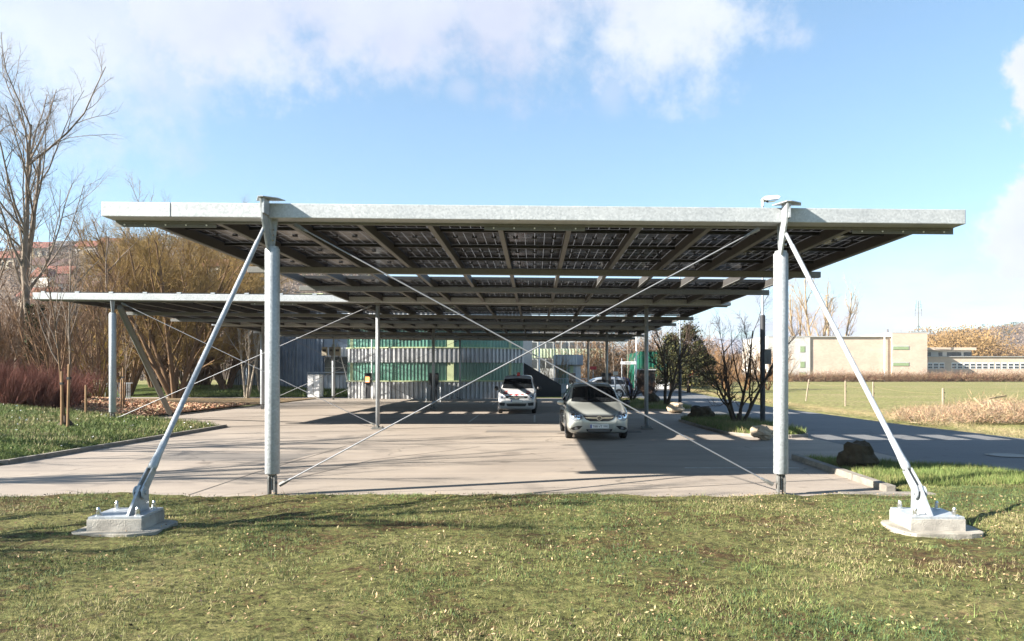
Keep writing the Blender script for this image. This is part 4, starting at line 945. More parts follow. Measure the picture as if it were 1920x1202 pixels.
for i in range(170):
    px = rng.uniform(1738, 1990); y = rng.uniform(235, 300); pts.append((X(px, y), y, 0, rng.uniform(.8, 1.2)*(1.25 if px < 1850 else .8), 0 if px < 1860 or rng.random() < .4 else 1))
woods('willow_belt', pts, ['wood_gold', 'wood_brown'], 3, 12, 800, (.12, .36))
# houses on the left hillside
hs = [(75, 452, 0), (170, 446, 0), (212, 446, 0), (150, 462, 1), (205, 462, 0), (100, 478, 1), (175, 484, 1), (92, 504, 2), (118, 500, 0), (140, 520, 1), (218, 500, 1), (165, 525, 1), (80, 532, 0), (108, 545, 1), (200, 540, 1), (245, 520, 1), (415, 486, 0), (430, 505, 2), (440, 530, 1), (60, 480, 1), (20, 470, 0), (35, 505, 1), (455, 500, 0), (128, 448, 3), (390, 520, 3)]
rng = random.Random(12)
nm = ['red tiled house', 'brown roofed house', 'white gabled house', 'grey roofed house']
for i, (px, py, k) in enumerate(hs):
    best = None
    for y in range(130, 400, 4):
        x = X(px, y); zz = hz_left(x, y); pyy = CY-(zz+6-CH)*FP/y
        if best is None or abs(pyy-py) < best[0]: best = (abs(pyy-py), x, y, zz)
    _, x, y, zz = best; w_, dp, h_ = rng.uniform(8, 12), 7, rng.uniform(3.6, 4.8); rz = rng.uniform(-.3, .3)+(1.57 if k == 2 else 0)
    t = empty('hillside_house', (x, y, zz-1.5), f'{nm[k]} on the left hillside, one of many in the village', 'house', 'houses on the left hillside', rz)
    if k == 2: w_ = 7
    mb = MB(); mb.box((-w_/2, -dp/2, -3), (w_/2, dp/2, h_)); mb.build('wall', ['render_cream', 'render_white'][i % 2], t, local=True)
    mb = MB(); mb.add([(-w_/2-.5, -dp/2-.6, h_-.25), (w_/2+.5, -dp/2-.6, h_-.25), (w_/2+.5, dp/2+.6, h_-.25), (-w_/2-.5, dp/2+.6, h_-.25), (-w_/2-.5, 0, h_+2.8), (w_/2+.5, 0, h_+2.8)], [(0,1,5,4), (2,3,4,5), (0,4,3), (1,2,5), (0,3,2,1)])
    mb.build('roof', ['tile_red', 'tile_brown', 'tile_red', 'tile_grey'][k], t, local=True)
    for u in (-.32, 0, .32):
        mb = MB(); mb.box((u*w_-.6, -dp/2-.08, h_-3.2), (u*w_+.6, -dp/2-.004, h_-1.6)); mb.build('window', 'windowdark', t, local=True)
# ------------------------------------------------------------------ field edge: hedge, brush, posts
def brush(name, pts_, mats, seed, n, ln, h, kind='stuff', spread=1.0, label=None, cat=None):
    rng = np.random.default_rng(seed); P_ = np.array([pts_[i] for i in rng.integers(0, len(pts_), n)]); 
    base = P_[:, :3]+rng.normal(0, 1, (n, 3))*np.array([.45, .35, .02])*spread; base[:, 2] = np.abs(rng.normal(0, .35, n))*h*P_[:, 3]+P_[:, 2]
    d = rng.normal(0, 1, (n, 3))*np.array([1, 1, .5])+np.array([0, 0, .75]); d /= np.linalg.norm(d, axis=1)[:, None]
    L = rng.uniform(.4, 1, (n, 1))*ln; s = np.cross(d, rng.normal(0, 1, (n, 3))); s /= np.linalg.norm(s, axis=1)[:, None]; s *= rng.uniform(.006, .014, (n, 1))*ln
    V = np.stack([base-s, base+s, base+d*L], 1).reshape(-1, 3)
    return tag(quickmesh(name, V, np.arange(3*n).reshape(-1, 3), mats, rng.integers(0, len(mats), n)), label, cat, kind=kind)
brush('field_hedge', [(x, 168+rnd, 0, 1) for x in np.linspace(X(1300, 168), X(2000, 168), 240) for rnd in (0, 1.5)], ['twig_brown', 'bark_brown', 'twig_tan', 'twig_red'], 4, 42000, 2.0, 2.2, spread=1.6)
brush('far_thicket', [(X(px, dd), dd, 0, 1) for px, dd in zip(np.linspace(1090, 1345, 160), np.tile([108, 124, 138], 54))], ['twig_brown', 'bark_brown', 'twig_grey', 'twig_orange'], 14, 30000, 3.4, 7.5, spread=2.4)
bpts = []
rngb = random.Random(8)
for i in range(300):
    px = rngb.uniform(1690, 1990); d = rngb.uniform(28, 35); f = math.exp(-((px-1870)/70)**2)
    if px < 1930 or True: bpts.append((X(px, d)+0.0, d, 0, .35+.75*f))
bpts = [b for b in bpts if b[0] > 14.8]
brush('dead_brush', bpts, ['twig_tan', 'twig_brown', 'g4', 'chip1', 'bark_grey'], 6, 26000, .6, .85)
brush('dry_verge_grass', [(14.6+.9*rngb.random()+max(0, (y-44))*.06, y, 0, .3) for y in np.linspace(17, 90, 400)], ['g4', 'g3', 'twig_tan'], 7, 30000, .28, .2, spread=.9)
def fpost(px, py, top, label, lean=0, mat='post_wood', r=.05):
    c = G(px, py); h = (py-top)/FP*c.y; t = empty('fence_post', c, label, 'fence post', 'old posts along the meadow'); mb = MB(); mb.tube([c+Vector((0,0,-.1)), c+Vector((lean*.5, 0, h*.5)), c+Vector((lean, 0, h-.03)), c+Vector((lean, 0, h))], [r, r, r*.95, r*.7], 8); mb.build('post', mat, t)
    mb = MB(); 
    for k_ in (.55, .8): mb.tube([c+Vector((lean*k_+r*.8, -.02, h*k_)), c+Vector((lean*k_+r*1.7, -.02, h*k_+.02))], .02, 6)
    mb.build('insulator', 'black', t); return c+Vector((lean, 0, h))
M['post_wood'] = plain('post_wood', (.36, .29, .21), .85, 0, .25, 6)
a = [fpost(1511, 751, 711, 'leaning wooden fence post nearest the thick right column', .22), fpost(1585, 760, 714, 'thin upright wooden fence post under the pale strut'), fpost(1637, 764, 716, 'wooden fence post just right of the pale strut'), fpost(1768, 770, 728, 'wooden fence post at the start of the dead brush', 0, r=.06)]
t = empty('fence_wire', a[0], 'thin sagging white tape strung between the meadow posts', 'fence wire')
for p, q in zip(a[:-1], a[1:]):
    mb = MB(); mb.tube([p.lerp(q, f)+Vector((0, 0, -.25-.5*f*(1-f))) for f in (0, .2, .4, .6, .8, 1)], .004, 4); mb.build('tape', 'twig_tan', t)
t = empty('broken_gate', G(1857, 800), 'collapsed pale timber frame sticking out of the dead brush', 'timber frame')
mb = MB(); q = lambda px, py, d: Vector((X(px, d), d, Z(py, d)))
mb.tube([q(1858, 797, 30), q(1853, 748, 30)], .035, 6); mb.tube([q(1853, 748, 30), q(1886, 742, 30.6)], .03, 6); mb.build('upright', 'twig_tan', t)
mb = MB(); mb.tube([q(1826, 746, 30.5), q(1870, 786, 29.6)], .03, 6); mb.tube([q(1855, 750, 30), q(1866, 770, 29.5)], .03, 6); mb.build('brace', 'twig_tan', t)
# ------------------------------------------------------------------ lamp posts, signs, cabinet, chargers
def lamp(px, py, top, label, arm=True, split=.48, r=.06):
    c = G(px, py); c.z = .1; d = c.y; h = Z(top, d); t = empty('street_lamp', c, label, 'street lamp'); zs = c.z+(h-c.z)*split
    mb = MB(); mb.tube([(c.x, d, 0), (c.x, d, zs-.05), (c.x, d, zs)], [r*1.5, r*1.5, r*1.2], 14); mb.build('base_tube', 'lamp_dark', t)
    mb = MB(); mb.tube([(c.x, d, zs), (c.x, d, h-.2)], [r*.62, r*.42], 12); mb.build('pole', 'galv', t)
    mb = MB(); mb.prism([(c.x-.04, h-.10), (c.x+.08, h-.16), (c.x+.55, h-.1), (c.x+.60, h-.02), (c.x+.5, h+.03), (c.x+.05, h-.005)], 1, d-.14, d+.14); mb.tube([(c.x, d, h-.35), (c.x, d, h-.1)], .05, 10); mb.build('lamp_head', 'white', t, bevel=.015)
    mb = MB(); mb.prism([(c.x+.14, h-.155), (c.x+.5, h-.112), (c.x+.46, h-.15), (c.x+.2, h-.19)], 1, d-.1, d+.1); mb.build('lens', 'chrome', t); return t
M['lamp_dark'] = plain('lamp_dark', (.045, .047, .055), .6, .2)
lp = lamp(1430, 800, 369, 'tall street lamp on the near traffic island, its head above the canopy')
c = lp.location; t = empty('small_sign', (c.x+.15, c.y-.13, 2.0), 'small weathered grey sign fixed to the near lamp post', 'sign')
mb = MB(); mb.prism([(c.x+.02, Z(683, c.y)), (c.x+.26, Z(683, c.y)), (c.x+.26, Z(655, c.y)), (c.x+.02, Z(655, c.y))], 1, c.y-.15, c.y-.135); mb.build('plate', 'galv_dark', t, bevel=.004)
lamp(1275, 765, 440, 'street lamp on the far traffic island, its head hidden by the canopy', split=.3)
def polep(px, py, top, d, r, lab, mat='white', cat='pole'):
    x = X(px, d); t = empty('flag_pole', (x, d, 0), lab, cat); mb = MB(); mb.tube([(x, d, 0), (x, d, Z(top, d)-.05), (x, d, Z(top, d))], [r, r*.7, r*.4], 10); mb.build('pole', mat, t); mb = MB(); mb.tube([(x, d, 0), (x, d, .06)], r*2.2, 12); mb.build('base', 'galv_dark', t)
polep(1011, 742, 560, 61, .075, 'white pole in front of the ramp wall'); polep(1039, 741, 575, 62, .05, 'thin grey pole right of the white one', 'galv'); polep(1193, 745, 590, 66, .06, 'white pole left of the green hall'); polep(1063, 725, 570, 68, .05, 'grey pole in front of the gatehouse windows', 'galv'); polep(697, 705, 560, 55.3, .05, 'white pole in front of the green glazing', 'white')
def sign(px, py, d, w_, h_, lab, kind='square', base=0, mat='white'):
    x = X(px, d); z = Z(py, d); t = empty('road_sign', (x, d, base), lab, 'sign'); mb = MB(); mb.tube([(x, d, base), (x, d, z+h_/2)], .03, 8); mb.build('post', 'galv', t)
    mb = MB()
    if kind == 'round':
        mb.tube([(x, d-.05, z), (x, d-.035, z)], w_/2, 24); mb.build('plate', 'red', t); mb = MB(); mb.tube([(x, d-.058, z), (x, d-.051, z)], w_*.36, 24); mb.build('face', 'sign_blue', t)
        mb = MB(); mb.obox((x, d-.062, z), (w_*.85, .006, w_*.09), mat=Matrix.Rotation(R(45), 3, 'Y')); mb.build('bar', 'red', t)
    else: mb.box((x-w_/2, d-.05, z-h_/2), (x+w_/2, d-.035, z+h_/2)); mb.build('plate', mat, t)
    return t
M['sign_blue'] = plain('sign_blue', (.02, .06, .35), .4)
sign(1294, 699, 82, .62, .62, 'round red and blue no stopping sign beside the road', 'round'); sign(1154, 700, 44, .30, .22, 'small white sign on a post behind the silver car')
sign(1112, 690, 66, .6, .28, 'low red sign beside the gatehouse', mat='red'); sign(1112, 699, 66.5, .7, .2, 'second lower red sign beside the gatehouse', mat='red') if False else None
t = empty('direction_sign', (X(1178, 58), 58, 0), 'long white direction board on two posts left of the green hall', 'sign')
x = X(1178, 58); 
for s in (-.5, .52): mb = MB(); mb.tube([(x+s, 58, 0), (x+s, 58, Z(672, 58))], .035, 8); mb.build('post', 'galv', t)
mb = MB(); mb.box((x-.6, 57.92, Z(683, 58)), (x+.6, 57.96, Z(678, 58))); mb.build('board', 'white', t); mb = MB(); mb.box((x-.3, 57.91, Z(681.3, 58)), (x+.2, 57.918, Z(679.6, 58))); mb.build('lettering_strip', 'tile_grey', t)
t = empty('white_cabinet', (X(590, 57), 57, 0), 'white electrical cabinet standing alone at the back of the yard', 'cabinet')
mb = MB(); mb.box((X(577, 56.5), 56.5, .12), (X(598.5, 56.5), 57.6, 1.78)); mb.build('housing', 'white', t, bevel=.01); mb = MB(); mb.box((X(577, 56.5)+.03, 56.53, -.02), (X(598.5, 56.5)-.03, 57.5, .12)); mb.build('plinth', 'concrete', t)
mb = MB(); mb.box((X(577, 56.5)-.03, 56.47, 1.78), (X(598.5, 56.5)+.03, 57.63, 1.83)); mb.build('roof', 'galv', t)
mb = MB(); mb.box((X(587.5, 56.5), 56.488, .2), (X(587.5, 56.5)+.015, 56.499, 1.7)); mb.box((X(586, 56.5), 56.46, .9), (X(586, 56.5)+.03, 56.499, 1.1)); mb.build('door_seam', 'galv_dark', t)
t = empty('pipe_railing', (X(600, 58.5), 58.5, 0), 'thin horizontal pipe railing behind the white cabinet', 'railing')
mb = MB(); mb.tube([(X(576, 58.5), 58.5, .1), (X(576, 58.5), 58.5, Z(699, 58.5)), (X(650, 58.5), 58.5, Z(698, 58.5))], .035, 7); mb.build('rail', 'galv', t)
def charger(px, d, front, lab, w_=.5):
    x = X(px, d); t = empty('charging_station', (x, d, 0), lab, 'charging station', 'charging stations in the yard')
    mb = MB(); mb.prism([(d-.14, .05), (d+.14, .05), (d+.12, 1.15), (d-.10, 1.15)], 0, x-w_*.36, x+w_*.36); mb.build('pedestal', 'lamp_dark', t, bevel=.02)
    mb = MB(); mb.prism([(d-.20, 1.15), (d+.16, 1.15), (d+.16, 1.92), (d-.12, 1.92)], 0, x-w_/2, x+w_/2); mb.build('head', 'black', t, bevel=.025)
    if front:
        f = mb = MB(); mb.prism([(d-.212, 1.24), (d-.201, 1.24), (d-.16, 1.66), (d-.171, 1.66)], 0, x-w_*.32, x+w_*.32); s_ = mb.build('screen', 'screen_glow', t)
        mb = MB(); mb.prism([(d-.222, 1.28), (d-.213, 1.28), (d-.205, 1.34), (d-.214, 1.34)], 0, x-w_*.26, x+w_*.26); mb.build('button_bar', 'white', s_)
    for s in (-1, 1):
        mb = MB(); mb.tube([(x+s*w_*.75, d-.2, 0), (x+s*w_*.75, d-.2, .95), (x+s*w_*.72, d-.2, 1.0)], .038, 8); mb.build('guard_post', 'white', t)
    mb = MB(); mb.box((x-w_*.6, d-.25, .0), (x+w_*.6, d+.25, .05)); mb.build('base', 'concrete', t)
m, nt, b, o = newmat('screen_glow'); b.inputs['Base Color'].default_value = (.5, .2, .08, 1); b.inputs['Emission Color'].default_value = (1, .35, .1, 1); b.inputs['Emission Strength'].default_value = .5; M['screen_glow'] = m
charger(690, 55.0, True, 'charging station with a lit orange screen by the green hall'); charger(813.5, 49.5, False, 'dark charging station behind the slim left inner column', .62); charger(1137, 50, False, 'dark charging station between the minivan and the silver car', .6); charger(1073, 57, False, 'dark charging station just behind the minivan roof', .5)
# stones
def stone(px, py, r, seed, mat, lab, z=.12):
    c = G(px, py, z); t = empty('boulder', c, lab, 'boulder', 'boulders on the islands'); mb = MB(); mb.blob((c.x, c.y, z+r[2]*.5), r, seed, .2, 18, 12); mb.build('rock', mat, t, smooth=False)
M['stone_pale'] = plain('stone_pale', (.50, .40, .29), .9, 0, .3, 5, .2, .6); M['stone_dark'] = plain('stone_dark', (.07, .055, .035), .9, 0, .4, 5, .2, .6)
stone(1430, 817, (.33, .26, .21), 9, 'stone_pale', 'pale rounded boulder in the grass of the near island'); stone(1267, 770, (.42, .3, .26), 2, 'stone_pale', 'pale squarish boulder at the tip of the far island')
stone(1315, 786, (.52, .35, .36), 3, 'stone_dark', 'dark mossy boulder at the rear of the near island'); stone(1610, 872, (.36, .30, .30), 4, 'stone_dark', 'dark boulder on the shaded right verge'); stone(1222, 757, (.45, .35, .4), 6, 'stone_dark', 'dark boulder on the far island behind the slim column')
# small footbridge / railing and white railing at left
t = empty('white_railing', (X(230, 52), 52, gz(X(230, 52), 52)), 'pale metal railing panel half hidden behind the left column', 'railing')
z0 = 0.1; mb = MB()
for i in range(22): x = X(178, 52)+i*.115; mb.box((x, 52, z0), (x+.035, 52.03, z0+1.1))
for z in (z0+.1, z0+1.1): mb.box((X(178, 52)-.05, 52.031, z), (X(178, 52)+2.6, 52.06, z+.05))
mb.build('bars', 'galv', t)

# ------------------------------------------------------------------ cars
def paint(name, c, metal=.6, rough=.3):
    m, nt, b, o = newmat(name); b.inputs['Base Color'].default_value = (*c, 1); b.inputs['Metallic'].default_value = metal; b.inputs['Roughness'].default_value = rough
    b.inputs['Coat Weight'].default_value = 1; b.inputs['Coat Roughness'].default_value = .04; M[name] = m
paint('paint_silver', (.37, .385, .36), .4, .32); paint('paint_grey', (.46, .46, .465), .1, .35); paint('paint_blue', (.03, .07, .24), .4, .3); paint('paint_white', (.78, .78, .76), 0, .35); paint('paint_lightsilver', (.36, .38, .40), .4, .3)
M['carglass'] = plain('car_glass', (.012, .014, .016), .04, 0, .05, 3, .8); M['trim'] = plain('dark_trim', (.02, .02, .021), .5); M['tyre'] = plain('tyre', (.018, .018, .018), .85); M['alloy'] = plain('alloy', (.55, .55, .56), .3, .8, .03)
M['headglass'] = plain('headlamp_glass', (.20, .21, .23), .08, .2, .3, 9, .8); M['amber'] = plain('amber', (.7, .25, .03), .3); M['plate_white'] = plain('plate_white', (.75, .75, .73), .5); M['eu_blue'] = plain('eu_blue', (.02, .07, .42), .5); M['beacon'] = plain('beacon_red', (.5, .02, .015), .2)
def cr(P0, P1, P2, P3, t): return .5*((2*P1)+(-P0+P2)*t+(2*P0-5*P1+4*P2-P3)*t*t+(-P0+3*P1-3*P2+P3)*t**3)
def spline(A, n):
    A = np.array(A, float); out = []
    for i in range(len(A)-1):
        p0 = A[max(0, i-1)]; p1 = A[i]; p2 = A[i+1]; p3 = A[min(len(A)-1, i+2)]
        for k in range(n): out.append(cr(p0, p1, p2, p3, k/n))
    out.append(A[-1]); return np.array(out)
def car_body(st):
    secs = spline(st, 5); rows = []
    for y, zb, wb, wm, zbelt, wr, zr in secs:
        zs = zb+.5*(zbelt-zb); k = [(0, zb), (wb*.7, zb), (wb*.97, zb+.015), (wm*.985, zb+.12), (wm, zs), (wm*.992, zbelt-.10), (wm*.955, zbelt), (wr+(wm*.93-wr)*.45, zbelt+(zr-zbelt)*.5), (wr, zr-.07*min(1, (zr-zbelt)*4+.3)), (wr*.80, zr-.012), (wr*.4, zr+.008), (0, zr+.014)]
        q = spline(k, 3); rows.append([(a, y, b) for a, b in q])
    n = len(rows[0]); mb = MB()
    for s in (1, -1):
        vs = [(x*s, y, z) for r in rows for (x, y, z) in r]
        mb.add(vs, [(i*n+j, i*n+j+1, (i+1)*n+j+1, (i+1)*n+j) for i in range(len(rows)-1) for j in range(n-1)])
    for r in (rows[0], rows[-1]):
        full = [(x, y, z) for x, y, z in r]+[(-x, y, z) for x, y, z in r[::-1]][1:-1]; mb.add(full, [tuple(range(len(full)))])
    return mb
class Car:
    def __init__(s, name, st, L, mat, label, cat, loc, rz, group=None):
        s.t = empty(name, (loc[0], loc[1], loc[2]), label, cat, group, rz); s.mat = mat
        mb = car_body(st); s.body = mb.build('body', mat, s.t, local=True, smooth=True)
        bm = bmesh.new(); bm.from_mesh(s.body.data); bmesh.ops.remove_doubles(bm, verts=bm.verts, dist=.0005); bmesh.ops.recalc_face_normals(bm, faces=bm.faces); bm.to_mesh(s.body.data)
        s.bvh = BVHTree.FromBMesh(bm); bm.free()
    def patch(s, name, poly, mat, view='front', off=.006, th=.004, parent=None, step=.05, side=1, mirror=False):
        P2 = [Vector(p) for p in poly]
        xs = [p.x for p in P2]; ys = [p.y for p in P2]; pts = list(P2)
        # densify boundary
        bd = []
        for i, p in enumerate(P2):
            q = P2[(i+1) % len(P2)]; n = max(1, int((q-p).length/step)); bd += [p.lerp(q, k/n) for k in range(n)]
        pts = list(bd); nb = len(bd); u = min(xs)+step/2
        while u < max(xs):
            v = min(ys)+step/2
            while v < max(ys): pts.append(Vector((u, v))); v += step
            u += step
        r = delaunay_2d_cdt(pts, [], [list(range(nb))], 1, 1e-5)
        V3 = []; 
        for p in r[0]:
            if view == 'front': o_, d_ = Vector((p.x, -3, p.y)), Vector((0, 1, 0))
            elif view == 'rear': o_, d_ = Vector((p.x, 9, p.y)), Vector((0, -1, 0))
            elif view == 'top': o_, d_ = Vector((p.x, p.y, 4)), Vector((0, 0, -1))
            else: o_, d_ = Vector((3*side, p.x, p.y)), Vector((-side, 0, 0))
            h = s.bvh.ray_cast(o_, d_)
            if h[0] is None: h = s.bvh.find_nearest(o_+d_*2.5)
            V3.append((h[0], -d_))
        n = len(V3); mb = MB()
        outer = [a+b*off for a, b in V3]; inner = [a-b*th for a, b in V3]
        ed = {}
        for f in r[2]:
            for i in range(len(f)): e = (f[i], f[(i+1) % len(f)]); ed[e] = ed.get(e, 0)+1
        rim = [e for e in ed if (e[1], e[0]) not in ed]
        use = sorted({i for f in r[2] for i in f}); mp_ = {i: k for k, i in enumerate(use)}; ru = sorted({i for e_ in rim for i in e_}); nu = len(use); ri = {i: nu+k for k, i in enumerate(ru)}
        mb.add([outer[i] for i in use]+[inner[i] for i in ru], [tuple(mp_[i] for i in f) for f in r[2]]+[(mp_[b], mp_[a], ri[a], ri[b]) for a, b in rim])
        return mb.build(name, mat, parent or s.t, local=True, smooth=False)
    def wheel(s, x, y, r, w_=.2, rim='alloy', spokes=5, steel=False):
        sg = 1 if x > 0 else -1; root = MB()
        xo, xi = x, x-sg*w_
        root.tube([(xi, y, r), (xi+sg*.02, y, r), (xi+sg*.03, y, r), (xo-sg*.03, y, r), (xo-sg*.012, y, r), (xo, y, r)], [r*.9, r*.97, r, r, r*.965, r*.86], 32)
        tt = root.build('wheel', 'tyre', s.t, local=True); shade(tt)
        mb = MB(); mb.tube([(xo-sg*.03, y, r), (xo+sg*.004, y, r), (xo+sg*.006, y, r)], [r*.66, r*.68, r*.64], 28); mb.build('rim_well', 'trim', tt, local=True)
        mb = MB()
        for k in range(spokes):
            a = 2*math.pi*k/spokes; m = Matrix.Rotation(a, 3, 'X'); c = Vector((xo+sg*.012, y, r))+m @ Vector((0, 0, r*.34)); mb.obox(c, (.016, r*.2, r*.62), mat=m)
        mb.tube([(xo+sg*.006, y, r), (xo+sg*.026, y, r)], r*.17, 14)
        for a0 in range(28):
            a1, a2 = 2*math.pi*a0/28, 2*math.pi*(a0+1)/28
            mb.add([(xo+sg*.012, y+rr*math.cos(q), r+rr*math.sin(q)) for q in (a1, a2) for rr in (r*.60, r*.68)], [(0, 1, 3, 2)])
        mb.build('rim', rim, tt, local=True)
def txt(body, size, loc, mat, parent, name='lettering'):
    cu = bpy.data.curves.new(name, 'FONT'); cu.body = body; cu.size = size; cu.align_x = 'CENTER'; cu.extrude = .001; cu.materials.append(M[mat])
    o = bpy.data.objects.new(name, cu); COL.objects.link(o); bpy.context.view_layer.update()
    me = bpy.data.meshes.new_from_object(o.evaluated_get(bpy.context.evaluated_depsgraph_get())); bpy.data.objects.remove(o)
    me.name = name; o = bpy.data.objects.new(name, me); COL.objects.link(o); o.parent = parent; o.location = loc; o.rotation_euler = (R(90), 0, 0); return o
def mir(p): return [(-a, b) for a, b in p][::-1]
def arc(cx, cy, rx, ry, n=20): return [(cx+rx*math.cos(2*math.pi*i/n), cy+ry*math.sin(2*math.pi*i/n)) for i in range(n)]
MPV = [(0.00, .33, .50, .56, .62, .44, .70), (.04, .25, .64, .70, .66, .55, .755), (.13, .21, .74, .80, .72, .62, .81), (.32, .19, .80, .86, .80, .68, .875), (.70, .19, .83, .89, .88, .72, .955), (1.08, .19, .84, .90, .945, .73, 1.03), (1.30, .19, .84, .90, .965, .72, 1.12),
       (1.72, .19, .84, .90, .98, .665, 1.40), (2.10, .19, .84, .90, .99, .615, 1.555), (2.7, .19, .84, .90, 1.0, .60, 1.615), (3.5, .19, .84, .90, 1.01, .60, 1.60), (4.05, .19, .83, .89, 1.02, .58, 1.53), (4.32, .22, .80, .87, 1.01, .55, 1.34), (4.44, .28, .76, .83, .98, .54, 1.08), (4.47, .34, .70, .78, .9, .5, .98)]
def minivan(mat, label, loc, rz, detail=True, name='minivan', cat='car', group=None):
    c = Car(name, MPV, 4.47, mat, label, cat, loc, rz, group); p = c.patch
    p('windshield', [(-.70, 1.065), (-.35, 1.045), (0, 1.04), (.35, 1.045), (.70, 1.065), (.60, 1.47), (.3, 1.505), (0, 1.51), (-.3, 1.505), (-.60, 1.47)], 'carglass')
    for s in (-1, 1):
        for nm_, poly in (('front_window', [(1.52, 1.05), (1.75, 1.27), (2.05, 1.42), (2.42, 1.455), (2.40, 1.04)]), ('rear_window', [(2.48, 1.04), (2.50, 1.46), (3.28, 1.46), (3.30, 1.05)]), ('quarter_window', [(3.38, 1.06), (3.36, 1.45), (3.95, 1.40), (4.15, 1.10)])):
            p(nm_, poly, 'carglass', 'side', side=s)
        for y in (.93, 3.63):
            p('wheel_arch', [(y+.395*math.cos(a), max(.19, .34+.395*math.sin(a))) for a in np.linspace(-.35, math.pi+.35, 22)], 'trim', 'side', side=s, off=.004)
        p('door_handle', [(2.15, .93), (2.32, .93), (2.32, .96), (2.15, .96)], mat, 'side', side=s, off=.03)
        p('door_handle', [(3.05, .93), (3.22, .93), (3.22, .96), (3.05, .96)], mat, 'side', side=s, off=.03)
        p('side_moulding', [(1.45, .60), (3.15, .60), (3.15, .64), (1.45, .64)], mat, 'side', side=s, off=.016)
        for yy in (1.44, 2.44): p('door_seam', [(yy, .30), (yy+.012, .30), (yy+.012, 1.0), (yy, 1.0)], 'trim', 'side', side=s, off=.003)
        hl = [(.47, .62), (.58, .575), (.72, .565), (.83, .62), (.845, .74), (.80, .84), (.70, .855), (.56, .79), (.49, .70)]
        hl = [(a*s, b) for a, b in hl]; hl = hl if s > 0 else hl[::-1]
        h = p('headlight', hl, 'headglass', off=.010)
        for a, b, r_ in ((.585, .665, .058), (.725, .70, .066)):
            q = p('lamp_reflector', arc(a*s, b, r_, r_, 14), 'chrome', off=.016, parent=h, step=.03); q2 = p('bulb', arc(a*s, b, r_*.45, r_*.45, 10), 'trim', off=.020, parent=h, step=.03)
        fg = [(.47, .42), (.56, .33), (.66, .295), (.80, .30), (.83, .34), (.72, .39), (.60, .425)]; fg = [(a*s, b) for a, b in fg]; fg = fg if s > 0 else fg[::-1]
        f = p('fog_recess', fg, 'trim', off=.006); p('fog_light', arc(.65*s, .35, .045, .042, 14), 'headglass', off=.014, parent=f, step=.03)
        # mirrors
        mb = MB(); mb.blob((s*1.0, 1.58, 1.03), (.115, .075, .085), 3, .06, 14, 10); m_ = mb.build('mirror', 'trim' if mat == 'paint_silver' and s > 0 else mat, c.t, smooth=True, local=True)
        mb = MB(); mb.tube([(s*.86, 1.60, .99), (s*.95, 1.59, 1.0)], [.03, .025], 8); mb.build('mirror_arm', 'trim', m_, local=True)
        mb = MB(); mb.tube([(s*.585, 2.05, 1.60), (s*.60, 2.2, 1.655), (s*.60, 3.7, 1.65), (s*.585, 3.85, 1.60)], .016, 8); mb.build('roof_rail', 'trim', c.t, local=True)
        for y in (.93, 3.63): c.wheel(s*.895, y, .325)
        tl = [(.62*s, .95), (.80*s, .95), (.74*s, 1.25), (.62*s, 1.25)]; p('tail_light', tl if s > 0 else tl[::-1], 'beacon', 'rear')
    g = p('grille', [(-.46, .72), (-.38, .60), (-.25, .55), (.25, .55), (.38, .60), (.46, .72), (.2, .725), (-.2, .725)], 'trim', off=.008)
    p('grille_bar', [(-.42, .675), (-.36, .632), (-.1, .622), (.1, .622), (.36, .632), (.42, .675), (.1, .662), (-.1, .662)], 'chrome', off=.018, parent=g)
    e = p('emblem', arc(0, .64, .078, .064, 22), 'chrome', off=.028, step=.03); p('emblem_centre', arc(0, .64, .058, .047, 18), 'trim', off=.031, parent=e, step=.03)
    p('emblem_bolt', [(-.06, .645), (-.01, .631), (-.01, .637), (.06, .635), (.01, .649), (.01, .643)], 'chrome', off=.034, parent=e, step=.03)
    q_ = [(-.80, .862), (-.60, .81), (-.47, .738), (-.2, .742), (.2, .742), (.47, .738), (.60, .81), (.80, .862)]; p('bonnet_seam', q_+[(x_, z_+.011) for x_, z_ in q_[::-1]], 'trim', off=.003)
    lg = p('lower_grille', [(-.40, .33), (-.31, .235), (.31, .235), (.40, .33)], 'trim', off=.006)
    for z in (.255, .280, .305): p('slat', [(-.31, z), (.31, z), (.31, z+.007), (-.31, z+.007)], 'paint_grey', off=.012, parent=lg)
    p('sill_lip', [(-.70, .235), (-.5, .205), (.5, .205), (.70, .235), (.5, .225), (-.5, .225)], 'trim', off=.02)
    for s in (-1, 1): q = [(s*.50, .58), (s*.475, .60), (s*.42, .44), (s*.34, .25), (s*.40, .25), (s*.455, .42)]; p('bumper_crease', q if s > 0 else q[::-1], mat, off=.014)
    pl = MB(); pl.box((-.26, -.035, .355), (.26, -.022, .465)); pp = pl.build('number_plate', 'plate_white', c.t, local=True, bevel=.003)
    pl = MB(); pl.box((-.255, -.0375, .36), (-.215, -.0352, .46)); pl.build('blue_strip', 'eu_blue', pp, local=True)
    txt('TBB·VT 990', .088, (.022, -.0358, .380), 'black', pp)
    for s in (-.4, .28):
        mb = MB(); mb.tube([(s, 1.16, 1.075), (s+.30, 1.22, 1.11), (s+.52, 1.24, 1.12)], .008, 5); mb.build('wiper', 'trim', c.t, local=True)
    mb = MB(); mb.box((-.55, 1.62, .8), (.55, 1.66, .81)); 
    # seats and interior mirror seen dark through the glass are left to the dark glass
    mb = MB(); q = c.bvh.ray_cast(Vector((0, -3, 1.42)), Vector((0, 1, 0)))[0]; mb.box((-.11, q.y-.012, 1.40), (.11, q.y-.008, 1.45)); 
    return c
minivan('paint_silver', 'silver minivan parked under the carport, facing the camera', (1.81, 21.0, 0), R(1.2))
